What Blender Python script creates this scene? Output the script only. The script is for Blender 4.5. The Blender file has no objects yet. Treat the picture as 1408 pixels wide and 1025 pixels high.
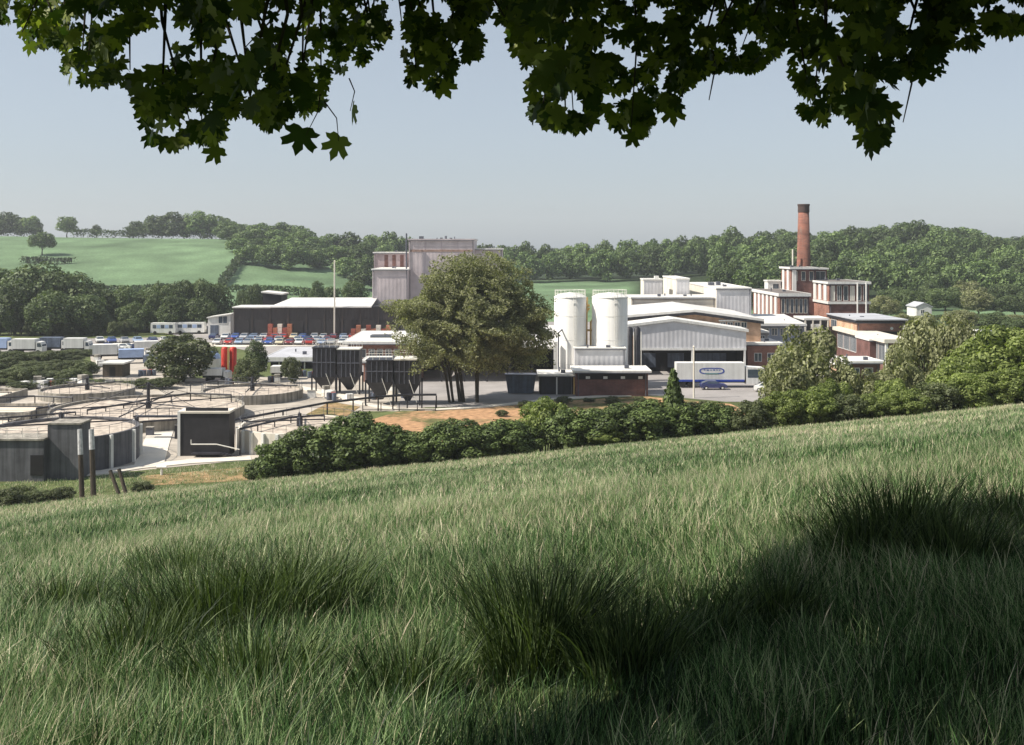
import bpy, math, random
import numpy as np
from math import radians, sin, cos, pi

SC = bpy.context.scene
COL = SC.collection
random.seed(7)
RNG = np.random.default_rng(11)

# ------------------------------------------------------------------ camera
EYE = 23.0            # eye height above the valley floor, metres
F = 1500.0            # focal length in photo pixels (photo 1408 x 1025)
HOR = 340.0           # photo row of eye level
cam_d = bpy.data.cameras.new("camera")
cam = bpy.data.objects.new("camera", cam_d)
COL.objects.link(cam)
cam.location = (0, 0, EYE)
cam.rotation_euler = (radians(90), 0, 0)
cam_d.sensor_width = 36.0
cam_d.lens = F / 1408 * 36
cam_d.shift_y = -(512.5 - HOR) / 1408
cam_d.clip_start = 0.1
cam_d.clip_end = 9000
SC.camera = cam

# ------------------------------------------------------------------ world, sun, exposure
SUN_EL, SUN_BEYOND = 47.0, -12.0     # sun stands to the left, a little behind the camera
w = bpy.data.worlds.new("World"); SC.world = w; w.use_nodes = True
nt = w.node_tree
bg = nt.nodes["Background"]
sky = nt.nodes.new("ShaderNodeTexSky")
sky.sky_type = 'NISHITA'; sky.sun_disc = False
sky.sun_elevation = radians(SUN_EL)
sky.sun_rotation = radians(270 + SUN_BEYOND)
sky.altitude = 100; sky.air_density = 1.0; sky.dust_density = 0.9; sky.ozone_density = 1.6
hs = nt.nodes.new('ShaderNodeHueSaturation'); hs.inputs['Saturation'].default_value = .55; hs.inputs['Value'].default_value = 1.0
nt.links.new(sky.outputs[0], hs.inputs['Color']); veil = nt.nodes.new('ShaderNodeMix'); veil.data_type = 'RGBA'; veil.inputs['Factor'].default_value = .5      # even grey-blue mixed in to flatten the sky gradient
veil.inputs['B'].default_value = (2.9, 3.45, 4.15, 1)
nt.links.new(hs.outputs[0], veil.inputs['A']); nt.links.new(veil.outputs['Result'], bg.inputs[0])
bg.inputs[1].default_value = 0.093
sd = bpy.data.lights.new("sun", 'SUN'); so = bpy.data.objects.new("sun", sd); COL.objects.link(so)
sd.energy = 4.9; sd.angle = radians(0.5); sd.color = (1.0, 0.93, 0.82)
from mathutils import Vector, Matrix
SUNV = Vector((-cos(radians(SUN_EL)) * cos(radians(SUN_BEYOND)), cos(radians(SUN_EL)) * sin(radians(SUN_BEYOND)), sin(radians(SUN_EL))))
so.rotation_euler = SUNV.to_track_quat('Z', 'Y').to_euler()
so.location = (-60, 0, 90)
SC.view_settings.view_transform = 'Standard'
SC.view_settings.look = 'None'
SC.view_settings.exposure = 0.6
SC.view_settings.gamma = 1.0
SC.render.engine = 'CYCLES'
SC.cycles.max_bounces = 6
SC.cycles.transparent_max_bounces = 8
SC.cycles.volume_bounces = 0
SC.cycles.use_denoising = True

# ------------------------------------------------------------------ measuring helpers
def X(px, D): return (px - 704.0) / F * D
def Z(py, D): return EYE - (py - HOR) / F * D
def DG(py): return EYE * F / (py - HOR)          # distance at which a photo row meets the valley floor

def sstep(a):
    a = np.clip(a, 0, 1); return a * a * (3 - 2 * a)
_lat = np.random.default_rng(5).random((256, 256))
def vnoise(x, y):
    x = np.asarray(x, float); y = np.asarray(y, float)
    xi = np.floor(x).astype(int); yi = np.floor(y).astype(int)
    fx = x - xi; fy = y - yi; fx = fx * fx * (3 - 2 * fx); fy = fy * fy * (3 - 2 * fy)
    g = lambda a, b: _lat[a % 256, b % 256]
    return (g(xi, yi) * (1 - fx) + g(xi + 1, yi) * fx) * (1 - fy) + (g(xi, yi + 1) * (1 - fx) + g(xi + 1, yi + 1) * fx) * fy
def fbm(x, y):
    return (vnoise(x, y) + .5 * vnoise(x * 2.1 + 7, y * 2.1 + 3) + .25 * vnoise(x * 4.3, y * 4.3 + 9)) / 1.75

RP = [-400, 0, 200, 330, 430, 560, 700, 880, 1000, 1100, 1260, 1408, 1800]
RZ = [31, 30, 28, 27.5, 19, 8, 4.5, 6, 11, 15, 24, 17, 18]
RD = [740, 720, 720, 700, 650, 620, 620, 620, 640, 660, 700, 700, 720]
RS = [400, 400, 400, 400, 420, 440, 440, 430, 400, 380, 370, 370, 370]
EDGE = 97.0
def ground(x, y):
    x = np.asarray(x, float); y = np.asarray(y, float)
    xc = np.clip(x, -130, 90)
    yc = np.minimum(y, EDGE)
    xe = np.where(y > EDGE, xc, xc)
    pl = 21.4 - 0.175 * yc + 0.10 * xe
    pl = pl - np.clip(y - EDGE, 0, None) * 0.36
    pl = np.maximum(pl, -0.0) + 0.18 * (fbm(x * .35, y * .35) - .5) * sstep(pl / 2.0) * sstep((y - 3) / 8)
    t = x / np.maximum(y, 60.0)
    p = 704 + np.clip(t, -1.2, 1.2) * F
    zr = np.interp(p, RP, RZ); dr = np.interp(p, RP, RD); ds = np.interp(p, RP, RS)
    hl = zr * sstep((y - ds) / (dr - ds)) + (fbm(x * .01, y * .01) - .5) * 3 * sstep((y - ds) / 200)
    return np.where(y > 300, np.maximum(hl, 0), np.maximum(pl, 0))
def gz(x, y): return float(ground(x, y))

# ------------------------------------------------------------------ object helpers
def tag(o, label=None, cat=None, group=None, kind=None):
    if label: o['label'] = label
    if cat: o['category'] = cat
    if group: o['group'] = group
    if kind: o['kind'] = kind
    return o
def empty(name, loc=(0, 0, 0), rz=0.0, label=None, cat=None, group=None):
    o = bpy.data.objects.new(name, None); COL.objects.link(o)
    o.location = loc; o.rotation_euler = (0, 0, rz); o.empty_display_size = 0.5
    return tag(o, label, cat, group)
KIDS = {}
def link(o, parent=None):
    COL.objects.link(o)
    if parent is not None:
        o.parent = parent; KIDS.setdefault(parent.name, []).append(o)
    return o
def copy_tree(o, parent=None):
    c = o.copy(); link(c, parent)
    for ch in list(KIDS.get(o.name, [])): copy_tree(ch, c)
    return c

class MB:
    """collects shapes and links them as one mesh object"""
    def __init__(s): s.v = []; s.f = []; s.m = []
    def add(s, vs, fs, mi=0):
        b = len(s.v); s.v += [tuple(p) for p in vs]
        for f in fs: s.f.append([b + i for i in f]); s.m.append(mi)
        return s
    def box(s, x0, x1, y0, y1, z0, z1, mi=0):
        vs = [(x0, y0, z0), (x1, y0, z0), (x1, y1, z0), (x0, y1, z0), (x0, y0, z1), (x1, y0, z1), (x1, y1, z1), (x0, y1, z1)]
        return s.add(vs, [(0, 3, 2, 1), (4, 5, 6, 7), (0, 1, 5, 4), (1, 2, 6, 5), (2, 3, 7, 6), (3, 0, 4, 7)], mi)
    def tube(s, p0, p1, r0, r1=None, n=10, mi=0, caps=True):
        r1 = r0 if r1 is None else r1
        a = Vector(p0); b = Vector(p1); d = (b - a).normalized()
        u = d.orthogonal().normalized(); q = d.cross(u)
        vs = []
        for c, r in ((a, r0), (b, r1)):
            for i in range(n):
                t = 2 * pi * i / n; vs.append(c + u * (cos(t) * r) + q * (sin(t) * r))
        fs = [(i, (i + 1) % n, n + (i + 1) % n, n + i) for i in range(n)]
        if caps: fs += [tuple(range(n))[::-1], tuple(range(n, 2 * n))]
        return s.add(vs, fs, mi)
    def path(s, pts, rs, n=8, mi=0):
        for i in range(len(pts) - 1): s.tube(pts[i], pts[i + 1], rs[i], rs[i + 1], n, mi)
        return s
    def lathe(s, prof, n=32, mi=0, c=(0, 0)):
        vs = []; fs = []
        for r, z in prof:
            for i in range(n):
                t = 2 * pi * i / n; vs.append((c[0] + cos(t) * r, c[1] + sin(t) * r, z))
        for k in range(len(prof) - 1):
            for i in range(n):
                fs.append((k * n + i, k * n + (i + 1) % n, (k + 1) * n + (i + 1) % n, (k + 1) * n + i))
        return s.add(vs, fs, mi)
    def prism_y(s, pts, y0, y1, mi=0):
        """polygon in x,z extruded along y"""
        n = len(pts)
        vs = [(p[0], y0, p[1]) for p in pts] + [(p[0], y1, p[1]) for p in pts]
        fs = [tuple(range(n)), tuple(range(n, 2 * n))[::-1]] + [(i, n + i, n + (i + 1) % n, (i + 1) % n) for i in range(n)]
        return s.add(vs, fs, mi)
    def prism_z(s, pts, z0, z1, mi=0):
        n = len(pts)
        vs = [(p[0], p[1], z0) for p in pts] + [(p[0], p[1], z1) for p in pts]
        fs = [tuple(range(n))[::-1], tuple(range(n, 2 * n))] + [(i, (i + 1) % n, n + (i + 1) % n, n + i) for i in range(n)]
        return s.add(vs, fs, mi)
    def build(s, name, mats, parent=None, smooth=False):
        me = bpy.data.meshes.new(name); me.from_pydata(s.v, [], s.f)
        mats = mats if isinstance(mats, (list, tuple)) else [mats]
        for m in mats: me.materials.append(m)
        me.polygons.foreach_set('material_index', s.m)
        if smooth: me.polygons.foreach_set('use_smooth', [True] * len(s.f))
        me.update()
        return link(bpy.data.objects.new(name, me), parent)

def np_mesh(name, verts, faces_list, mats, attrs=None, mat_idx=None, smooth=False):
    """verts Nx3, faces_list = list of (M x k) index arrays"""
    me = bpy.data.meshes.new(name)
    me.vertices.add(len(verts)); me.vertices.foreach_set('co', np.asarray(verts, np.float32).ravel())
    loops = np.concatenate([f.ravel() for f in faces_list]).astype(np.int32)
    counts = np.concatenate([np.full(len(f), f.shape[1], np.int32) for f in faces_list])
    starts = np.concatenate([[0], np.cumsum(counts)[:-1]]).astype(np.int32)
    me.loops.add(len(loops)); me.loops.foreach_set('vertex_index', loops)
    me.polygons.add(len(counts)); me.polygons.foreach_set('loop_start', starts)
    try: me.polygons.foreach_set('loop_total', counts)
    except Exception: pass
    for m in (mats if isinstance(mats, (list, tuple)) else [mats]): me.materials.append(m)
    if mat_idx is not None: me.polygons.foreach_set('material_index', mat_idx.astype(np.int32))
    if smooth: me.polygons.foreach_set('use_smooth', np.ones(len(counts), bool))
    for k, a in (attrs or {}).items():
        a = np.asarray(a, np.float32)
        if a.ndim == 1:
            at = me.attributes.new(k, 'FLOAT', 'POINT'); at.data.foreach_set('value', a)
        else:
            at = me.attributes.new(k, 'FLOAT_COLOR', 'POINT'); at.data.foreach_set('color', a.ravel())
    me.update(calc_edges=True)
    return me

# ------------------------------------------------------------------ materials
def newmat(name):
    m = bpy.data.materials.new(name); m.use_nodes = True
    return m, m.node_tree, m.node_tree.nodes['Principled BSDF']
def N(nt, t, **kw):
    n = nt.nodes.new(t)
    for k, v in kw.items():
        if k in n.inputs.keys(): n.inputs[k].default_value = v
        else: setattr(n, k, v)
    return n
MATS = {}
def M(name, col, rough=.75, var=.18, scale=.6, metal=0.0, bump=.0, streak=0.0, spec=.35):
    """weathered plain surface: colour wanders with noise, with rain streaks down the faces"""
    if name in MATS: return MATS[name]
    m, nt, b = newmat(name); L = nt.links
    tc = N(nt, 'ShaderNodeTexCoord')
    n1 = N(nt, 'ShaderNodeTexNoise'); n1.inputs['Scale'].default_value = scale; n1.inputs['Detail'].default_value = 6; n1.inputs['Roughness'].default_value = .65
    L.new(tc.outputs['Object'], n1.inputs['Vector'])
    mr = N(nt, 'ShaderNodeMapRange'); mr.inputs['From Min'].default_value = .3; mr.inputs['From Max'].default_value = .7
    mr.inputs['To Min'].default_value = 1 - var; mr.inputs['To Max'].default_value = 1 + var * .6
    L.new(n1.outputs['Fac'], mr.inputs['Value'])
    fac = mr.outputs[0]
    if streak:
        mp = N(nt, 'ShaderNodeMapping'); mp.inputs['Scale'].default_value = (2.2, 2.2, .12); L.new(tc.outputs['Object'], mp.inputs['Vector'])
        n2 = N(nt, 'ShaderNodeTexNoise'); n2.inputs['Scale'].default_value = 1.0; n2.inputs['Detail'].default_value = 4
        L.new(mp.outputs[0], n2.inputs['Vector'])
        m2 = N(nt, 'ShaderNodeMapRange'); m2.inputs['From Min'].default_value = .35; m2.inputs['From Max'].default_value = .65
        m2.inputs['To Min'].default_value = 1 - streak; m2.inputs['To Max'].default_value = 1; L.new(n2.outputs['Fac'], m2.inputs['Value'])
        mu = N(nt, 'ShaderNodeMath', operation='MULTIPLY'); L.new(fac, mu.inputs[0]); L.new(m2.outputs[0], mu.inputs[1]); fac = mu.outputs[0]
    vm = N(nt, 'ShaderNodeVectorMath', operation='SCALE'); vm.inputs[0].default_value = col[:3]; L.new(fac, vm.inputs['Scale'])
    L.new(vm.outputs[0], b.inputs['Base Color'])
    b.inputs['Roughness'].default_value = rough; b.inputs['Metallic'].default_value = metal
    b.inputs['Specular IOR Level'].default_value = spec
    if bump:
        bp = N(nt, 'ShaderNodeBump'); bp.inputs['Strength'].default_value = bump; bp.inputs['Distance'].default_value = .05
        L.new(n1.outputs['Fac'], bp.inputs['Height']); L.new(bp.outputs[0], b.inputs['Normal'])
    MATS[name] = m; return m
def brick(name, c1, c2, mortar, s=1.0):
    m, nt, b = newmat(name); L = nt.links
    tc = N(nt, 'ShaderNodeTexCoord'); sp = N(nt, 'ShaderNodeSeparateXYZ'); L.new(tc.outputs['Object'], sp.inputs[0])
    ad = N(nt, 'ShaderNodeMath', operation='ADD'); L.new(sp.outputs['X'], ad.inputs[0]); L.new(sp.outputs['Y'], ad.inputs[1])
    cb = N(nt, 'ShaderNodeCombineXYZ'); L.new(ad.outputs[0], cb.inputs['X']); L.new(sp.outputs['Z'], cb.inputs['Y'])
    br = N(nt, 'ShaderNodeTexBrick'); L.new(cb.outputs[0], br.inputs['Vector'])
    br.inputs['Color1'].default_value = (*c1, 1); br.inputs['Color2'].default_value = (*c2, 1); br.inputs['Mortar'].default_value = (*mortar, 1)
    br.inputs['Scale'].default_value = 1.0; br.inputs['Brick Width'].default_value = .45 * s; br.inputs['Row Height'].default_value = .15 * s; br.inputs['Mortar Size'].default_value = .02 * s
    n1 = N(nt, 'ShaderNodeTexNoise'); n1.inputs['Scale'].default_value = .5; n1.inputs['Detail'].default_value = 5; L.new(tc.outputs['Object'], n1.inputs['Vector'])
    mr = N(nt, 'ShaderNodeMapRange'); mr.inputs['From Min'].default_value = .3; mr.inputs['From Max'].default_value = .7; mr.inputs['To Min'].default_value = .6; mr.inputs['To Max'].default_value = 1.2
    L.new(n1.outputs['Fac'], mr.inputs['Value'])
    vm = N(nt, 'ShaderNodeVectorMath', operation='SCALE'); L.new(br.outputs['Color'], vm.inputs[0]); L.new(mr.outputs[0], vm.inputs['Scale'])
    L.new(vm.outputs[0], b.inputs['Base Color']); b.inputs['Roughness'].default_value = .85; b.inputs['Specular IOR Level'].default_value = .2
    MATS[name] = m; return m
def corrugated(name, col, pitch=.6, axis='X', depth=.35, rough=.55, streak=.25, metal=0.0):
    m, nt, b = newmat(name); L = nt.links
    tc = N(nt, 'ShaderNodeTexCoord')
    wv = N(nt, 'ShaderNodeTexWave'); wv.bands_direction = axis; wv.inputs['Scale'].default_value = 1 / pitch * .314 * 1.0; wv.inputs['Distortion'].default_value = 0
    L.new(tc.outputs['Object'], wv.inputs['Vector'])
    n1 = N(nt, 'ShaderNodeTexNoise'); n1.inputs['Scale'].default_value = .35; n1.inputs['Detail'].default_value = 6; L.new(tc.outputs['Object'], n1.inputs['Vector'])
    mr = N(nt, 'ShaderNodeMapRange'); mr.inputs['From Min'].default_value = .3; mr.inputs['From Max'].default_value = .7; mr.inputs['To Min'].default_value = 1 - streak; mr.inputs['To Max'].default_value = 1.06
    L.new(n1.outputs['Fac'], mr.inputs['Value'])
    vm = N(nt, 'ShaderNodeVectorMath', operation='SCALE'); vm.inputs[0].default_value = col; L.new(mr.outputs[0], vm.inputs['Scale'])
    L.new(vm.outputs[0], b.inputs['Base Color']); b.inputs['Roughness'].default_value = rough; b.inputs['Metallic'].default_value = metal
    bp = N(nt, 'ShaderNodeBump'); bp.inputs['Strength'].default_value = depth; bp.inputs['Distance'].default_value = .06
    L.new(wv.outputs['Fac'], bp.inputs['Height']); L.new(bp.outputs[0], b.inputs['Normal'])
    MATS[name] = m; return m
def leafmat(name, dark, light, trans=.3, attr='tone', rough=.55, obj_var=.25, tcol=None):
    """leaf surface: colour between two greens by the leaf's own tone; each tree a little different"""
    m, nt, b = newmat(name); L = nt.links
    at = N(nt, 'ShaderNodeAttribute', attribute_name=attr)
    oi = N(nt, 'ShaderNodeObjectInfo')
    mx = N(nt, 'ShaderNodeMix', data_type='RGBA'); mx.inputs['A'].default_value = (*dark, 1); mx.inputs['B'].default_value = (*light, 1)
    L.new(at.outputs['Fac'], mx.inputs['Factor'])
    mr = N(nt, 'ShaderNodeMapRange'); mr.inputs['To Min'].default_value = 1 - obj_var; mr.inputs['To Max'].default_value = 1 + obj_var; L.new(oi.outputs['Random'], mr.inputs['Value'])
    vm = N(nt, 'ShaderNodeVectorMath', operation='SCALE'); L.new(mx.outputs['Result'], vm.inputs[0]); L.new(mr.outputs[0], vm.inputs['Scale'])
    L.new(vm.outputs[0], b.inputs['Base Color']); b.inputs['Roughness'].default_value = rough; b.inputs['Specular IOR Level'].default_value = .25
    tr = N(nt, 'ShaderNodeBsdfTranslucent')
    tv = N(nt, 'ShaderNodeVectorMath', operation='MULTIPLY'); L.new(vm.outputs[0], tv.inputs[0]); tv.inputs[1].default_value = tcol or (1.3, 1.5, .5)
    L.new(tv.outputs[0], tr.inputs['Color'])
    ms = N(nt, 'ShaderNodeMixShader'); ms.inputs[0].default_value = trans
    L.new(b.outputs[0], ms.inputs[1]); L.new(tr.outputs[0], ms.inputs[2])
    L.new(ms.outputs[0], nt.nodes['Material Output'].inputs['Surface'])
    MATS[name] = m; return m

concrete = M('concrete', (.40, .37, .32), .9, .35, .5, streak=.55, bump=.3)
conc_blue = M('grey_concrete', (.15, .15, .165), .9, .3, .7, streak=.5, bump=.3)
conc_pale = M('pale_concrete', (.66, .61, .53), .9, .16, .25, bump=.2)
white_paint = M('white_paint', (.78, .77, .74), .5, .08, .5, streak=.15)
cream_paint = M('cream_paint', (.74, .69, .60), .6, .1, .5, streak=.15)
grey_roof = M('grey_roofing', (.42, .43, .46), .8, .25, .3, bump=.1)
pale_roof = M('pale_roofing', (.68, .66, .62), .75, .18, .3)
dark_steel = M('dark_steel', (.035, .035, .045), .5, .35, 1.2, streak=.4)
black_void = M('dark_paint_and_shade', (.018, .017, .018), .8, .3, 1)  # near-black paint, also used to colour in the shade of open fronts
timber = M('weathered_timber', (.10, .08, .06), .9, .35, 3, streak=.4)
rail_white = M('galvanised_rail', (.72, .70, .64), .5, .1, 2)
rubber = M('tyre_rubber', (.02, .02, .02), .85, .2, 5)
glass = M('window_glass', (.05, .07, .10), .12, .3, .8, spec=.8)
blue_paint = M('blue_paint', (.03, .07, .38), .4, .15, 1)
green_paint = M('green_paint', (.05, .30, .16), .4, .15, 1)
red_paint = M('red_paint', (.55, .035, .02), .45, .25, 1.5, streak=.3)
yellow_paint = M('ochre_paint', (.62, .42, .16), .6, .2, 1.5)
pipe_grey = M('grey_pipe', (.10, .105, .13), .5, .25, 2)
skip_blue = M('blue_grey_paint', (.13, .16, .22), .6, .3, 1.5, streak=.4)
pale_blue = M('pale_blue_paint', (.36, .46, .68), .5, .15, 1)
gravel = M('clinker_bed', (.50, .43, .36), .95, .5, 1.1, bump=.8)
bark = M('bark', (.055, .048, .036), .95, .4, 6, bump=.6)
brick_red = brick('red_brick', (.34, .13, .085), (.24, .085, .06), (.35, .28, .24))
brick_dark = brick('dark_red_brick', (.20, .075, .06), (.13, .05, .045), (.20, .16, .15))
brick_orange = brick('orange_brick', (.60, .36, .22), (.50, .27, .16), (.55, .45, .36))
brick_stack = brick('chimney_brick', (.27, .095, .06), (.17, .06, .045), (.22, .16, .13), 1.6)
clad_pink = corrugated('mauve_grey_cladding', (.58, .51, .52), 1.0, 'X', .3)
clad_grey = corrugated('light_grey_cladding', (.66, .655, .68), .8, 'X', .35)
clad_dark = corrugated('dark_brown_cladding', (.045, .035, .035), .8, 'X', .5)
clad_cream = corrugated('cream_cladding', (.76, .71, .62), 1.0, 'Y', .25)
roof_sheet = corrugated('pale_roof_sheet', (.70, .68, .65), 1.0, 'X', .2)
roof_asb = corrugated('grey_roof_sheet', (.50, .50, .53), .8, 'X', .4)

# car paint takes the object's own colour
car_paint, nt_, b_ = newmat('car_paint')
oi = N(nt_, 'ShaderNodeObjectInfo'); nz = N(nt_, 'ShaderNodeTexNoise'); nz.inputs['Scale'].default_value = 2.0
mr_ = N(nt_, 'ShaderNodeMapRange'); mr_.inputs['To Min'].default_value = .85; mr_.inputs['To Max'].default_value = 1.1; nt_.links.new(nz.outputs['Fac'], mr_.inputs['Value'])
vm_ = N(nt_, 'ShaderNodeVectorMath', operation='SCALE'); nt_.links.new(oi.outputs['Color'], vm_.inputs[0]); nt_.links.new(mr_.outputs[0], vm_.inputs['Scale'])
nt_.links.new(vm_.outputs[0], b_.inputs['Base Color']); b_.inputs['Roughness'].default_value = .3; b_.inputs['Coat Weight'].default_value = .4

# ------------------------------------------------------------------ terrain
def build_terrain():
    rings = [2.0]
    while rings[-1] < 1750: rings.append(rings[-1] * 1.028 + .05)
    rings = np.array([0.5] + rings); na = 420
    ang = np.linspace(0, 2 * pi, na, endpoint=False)
    # more angular steps where the view looks
    ang = ang + .62 * np.sin(2 * (ang)) * .0
    R, A = np.meshgrid(rings, ang, indexing='ij')
    x = R * np.sin(A); y = R * np.cos(A); z = ground(x, y)
    v = np.stack([x, y, z], -1).reshape(-1, 3)
    i = np.arange(len(rings) - 1)[:, None]; j = np.arange(na)[None, :]
    f = np.stack([i * na + j, i * na + (j + 1) % na, (i + 1) * na + (j + 1) % na, (i + 1) * na + j], -1).reshape(-1, 4)
    # what grows where: a tint for hillside meadow, valley floor grass and the far fields
    xf, yf, zf = v[:, 0], v[:, 1], v[:, 2]
    n = fbm(xf * .12, yf * .12)[:, None]; n2 = fbm(xf * .03 + 4, yf * .03)[:, None]
    hill = np.array([.045, .06, .022]) * (0.75 + .6 * n)
    straw = np.array([.24, .19, .09])
    k = sstep((yf - 45) / 40)[:, None] * .35
    hill = hill * (1 - k) + straw * k
    val = np.array([.095, .115, .045]) * (0.7 + .7 * n)
    far = np.array([.12, .185, .098]) * (0.72 + .56 * n2)
    far = far * (1 + .10 * np.sin(yf * .55 + 3 * fbm(xf * .01, yf * .01)) [:, None] * (fbm(xf * .02, yf * .02) > .45)[:, None])
    p = 704 + F * xf / np.maximum(yf, 60)
    wood = ((p > 870) & (yf > 395)) | ((yf > 600) & (p > 480)) | (yf > 745)
    far = np.where(wood[:, None], np.array([.03, .045, .02]), far)
    low = sstep((505 - yf) / 10)[:, None] * (yf > 400)[:, None]
    far = far * (1 - low * .0)
    c = np.where((yf > 330)[:, None], far, np.where(((zf > .05) | (yf < 90))[:, None], hill, val))
    col = np.concatenate([c, np.ones((len(c), 1))], 1)
    m, nt, b = newmat('turf'); L = nt.links
    at = N(nt, 'ShaderNodeAttribute', attribute_name='tint')
    tc = N(nt, 'ShaderNodeTexCoord'); n1 = N(nt, 'ShaderNodeTexNoise'); n1.inputs['Scale'].default_value = .9; n1.inputs['Detail'].default_value = 8; n1.inputs['Roughness'].default_value = .7
    L.new(tc.outputs['Object'], n1.inputs['Vector'])
    n3 = N(nt, 'ShaderNodeTexNoise'); n3.inputs['Scale'].default_value = .045; n3.inputs['Detail'].default_value = 5; L.new(tc.outputs['Object'], n3.inputs['Vector'])
    mr = N(nt, 'ShaderNodeMapRange'); mr.inputs['From Min'].default_value = .3; mr.inputs['From Max'].default_value = .7; mr.inputs['To Min'].default_value = .6; mr.inputs['To Max'].default_value = 1.35; L.new(n1.outputs['Fac'], mr.inputs['Value'])
    m3 = N(nt, 'ShaderNodeMapRange'); m3.inputs['From Min'].default_value = .35; m3.inputs['From Max'].default_value = .65; m3.inputs['To Min'].default_value = .8; m3.inputs['To Max'].default_value = 1.2; L.new(n3.outputs['Fac'], m3.inputs['Value'])
    mu = N(nt, 'ShaderNodeMath', operation='MULTIPLY'); L.new(mr.outputs[0], mu.inputs[0]); L.new(m3.outputs[0], mu.inputs[1])
    vm = N(nt, 'ShaderNodeVectorMath', operation='SCALE'); L.new(at.outputs['Color'], vm.inputs[0]); L.new(mu.outputs[0], vm.inputs['Scale'])
    L.new(vm.outputs[0], b.inputs['Base Color']); b.inputs['Roughness'].default_value = .95; b.inputs['Specular IOR Level'].default_value = .1
    bp = N(nt, 'ShaderNodeBump'); bp.inputs['Strength'].default_value = .6; bp.inputs['Distance'].default_value = .15; L.new(n1.outputs['Fac'], bp.inputs['Height']); L.new(bp.outputs[0], b.inputs['Normal'])
    me = np_mesh('ground', v, [f], m, {'tint': col}, smooth=True)
    o = link(bpy.data.objects.new('ground', me)); tag(o, kind='structure')
build_terrain()

def gp(px, py): D = DG(py); return (X(px, D), D)
def sheet(name, pts, z, mat, world=False):
    q = pts if world else [gp(*p) for p in pts]
    mb = MB(); mb.prism_z(q, z - .3, z)
    return tag(mb.build(name, mat), kind='structure')
def strip(name, pts, width, z, mat, h=.3):
    """a ribbon of the given width along points on the valley floor"""
    q = [Vector((*gp(*p), 0)) for p in pts]; mb = MB(); Lp = []; Rp = []
    for i, p in enumerate(q):
        d = (q[min(i + 1, len(q) - 1)] - q[max(i - 1, 0)]).normalized(); n = Vector((-d.y, d.x, 0)) * width / 2
        Lp.append(p + n); Rp.append(p - n)
    for i in range(len(q) - 1):
        a, b, c, d = Lp[i], Lp[i + 1], Rp[i + 1], Rp[i]
        vs = [(p.x, p.y, zz) for zz in (z - h, z) for p in (a, b, c, d)]
        mb.add(vs, [(4, 7, 6, 5), (0, 1, 5, 4), (2, 3, 7, 6)] + ([(3, 0, 4, 7)] if i == 0 else []) + ([(1, 2, 6, 5)] if i == len(q) - 2 else []))
    return tag(mb.build(name, mat), kind='structure')

asphalt = M('yard_asphalt', (.30, .28, .27), .9, .3, .12, bump=.2)
yard_conc = M('yard_concrete', (.43, .385, .33), .9, .4, .22, bump=.2)
def patchy(name, c1, c2, scale, lo, hi):
    m, nt, b = newmat(name); L = nt.links; tc = N(nt, 'ShaderNodeTexCoord')
    n1 = N(nt, 'ShaderNodeTexNoise'); n1.inputs['Scale'].default_value = scale; n1.inputs['Detail'].default_value = 9; n1.inputs['Roughness'].default_value = .72
    L.new(tc.outputs['Object'], n1.inputs['Vector'])
    mr = N(nt, 'ShaderNodeMapRange'); mr.inputs['From Min'].default_value = lo; mr.inputs['From Max'].default_value = hi; L.new(n1.outputs['Fac'], mr.inputs['Value'])
    n2 = N(nt, 'ShaderNodeTexNoise'); n2.inputs['Scale'].default_value = scale * 9; n2.inputs['Detail'].default_value = 6; L.new(tc.outputs['Object'], n2.inputs['Vector'])
    m2 = N(nt, 'ShaderNodeMapRange'); m2.inputs['From Min'].default_value = .3; m2.inputs['From Max'].default_value = .7; m2.inputs['To Min'].default_value = .6; m2.inputs['To Max'].default_value = 1.25; L.new(n2.outputs['Fac'], m2.inputs['Value'])
    mx = N(nt, 'ShaderNodeMix', data_type='RGBA'); mx.inputs['A'].default_value = (*c1, 1); mx.inputs['B'].default_value = (*c2, 1); L.new(mr.outputs[0], mx.inputs['Factor'])
    vm = N(nt, 'ShaderNodeVectorMath', operation='SCALE'); L.new(mx.outputs['Result'], vm.inputs[0]); L.new(m2.outputs[0], vm.inputs['Scale'])
    L.new(vm.outputs[0], b.inputs['Base Color']); b.inputs['Roughness'].default_value = .95; b.inputs['Specular IOR Level'].default_value = .1
    return m
soil = patchy('bare_soil', (.42, .25, .14), (.13, .13, .055), .13, .49, .60)
rough_turf = patchy('rough_turf', (.36, .24, .13), (.10, .11, .04), .2, .42, .60)
path_conc = M('path_concrete', (.66, .61, .53), .9, .12, .4)
sheet('works_yard', [(-120, 664), (60, 655), (185, 648), (348, 632), (400, 617), (452, 590), (500, 566), (545, 566), (620, 556), (560, 530), (500, 516), (300, 520), (0, 528), (-120, 534)], .02, yard_conc)
sheet('factory_yard', [(545, 561), (650, 560), (760, 549), (890, 543), (1000, 553), (1070, 553), (1150, 520), (1270, 492), (1275, 447), (1000, 443), (280, 443), (225, 458), (300, 474), (420, 500), (562, 529)], .05, asphalt)
sheet('bare_earth', [(380, 618), (545, 567), (650, 563), (760, 552), (890, 546), (1005, 556), (1040, 572), (1000, 588), (700, 604), (560, 622)], .03, soil)
sheet('car_park', [(-150, 500), (60, 492), (125, 486), (230, 478), (232, 464), (120, 466), (-150, 472)], .04, asphalt)
sheet('side_yard', [(128, 522), (124, 488), (234, 480), (268, 500), (252, 524)], .045, yard_conc)
strip('road', [(60, 478), (165, 474), (225, 473), (330, 476), (440, 474), (490, 474)], 6.5, .09, path_conc)
strip('kerb', [(440, 540), (500, 556), (545, 564), (600, 564.5), (660, 561), (760, 550), (830, 545.5), (890, 544), (935, 545)], 1.3, .16, path_conc, .4)
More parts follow.
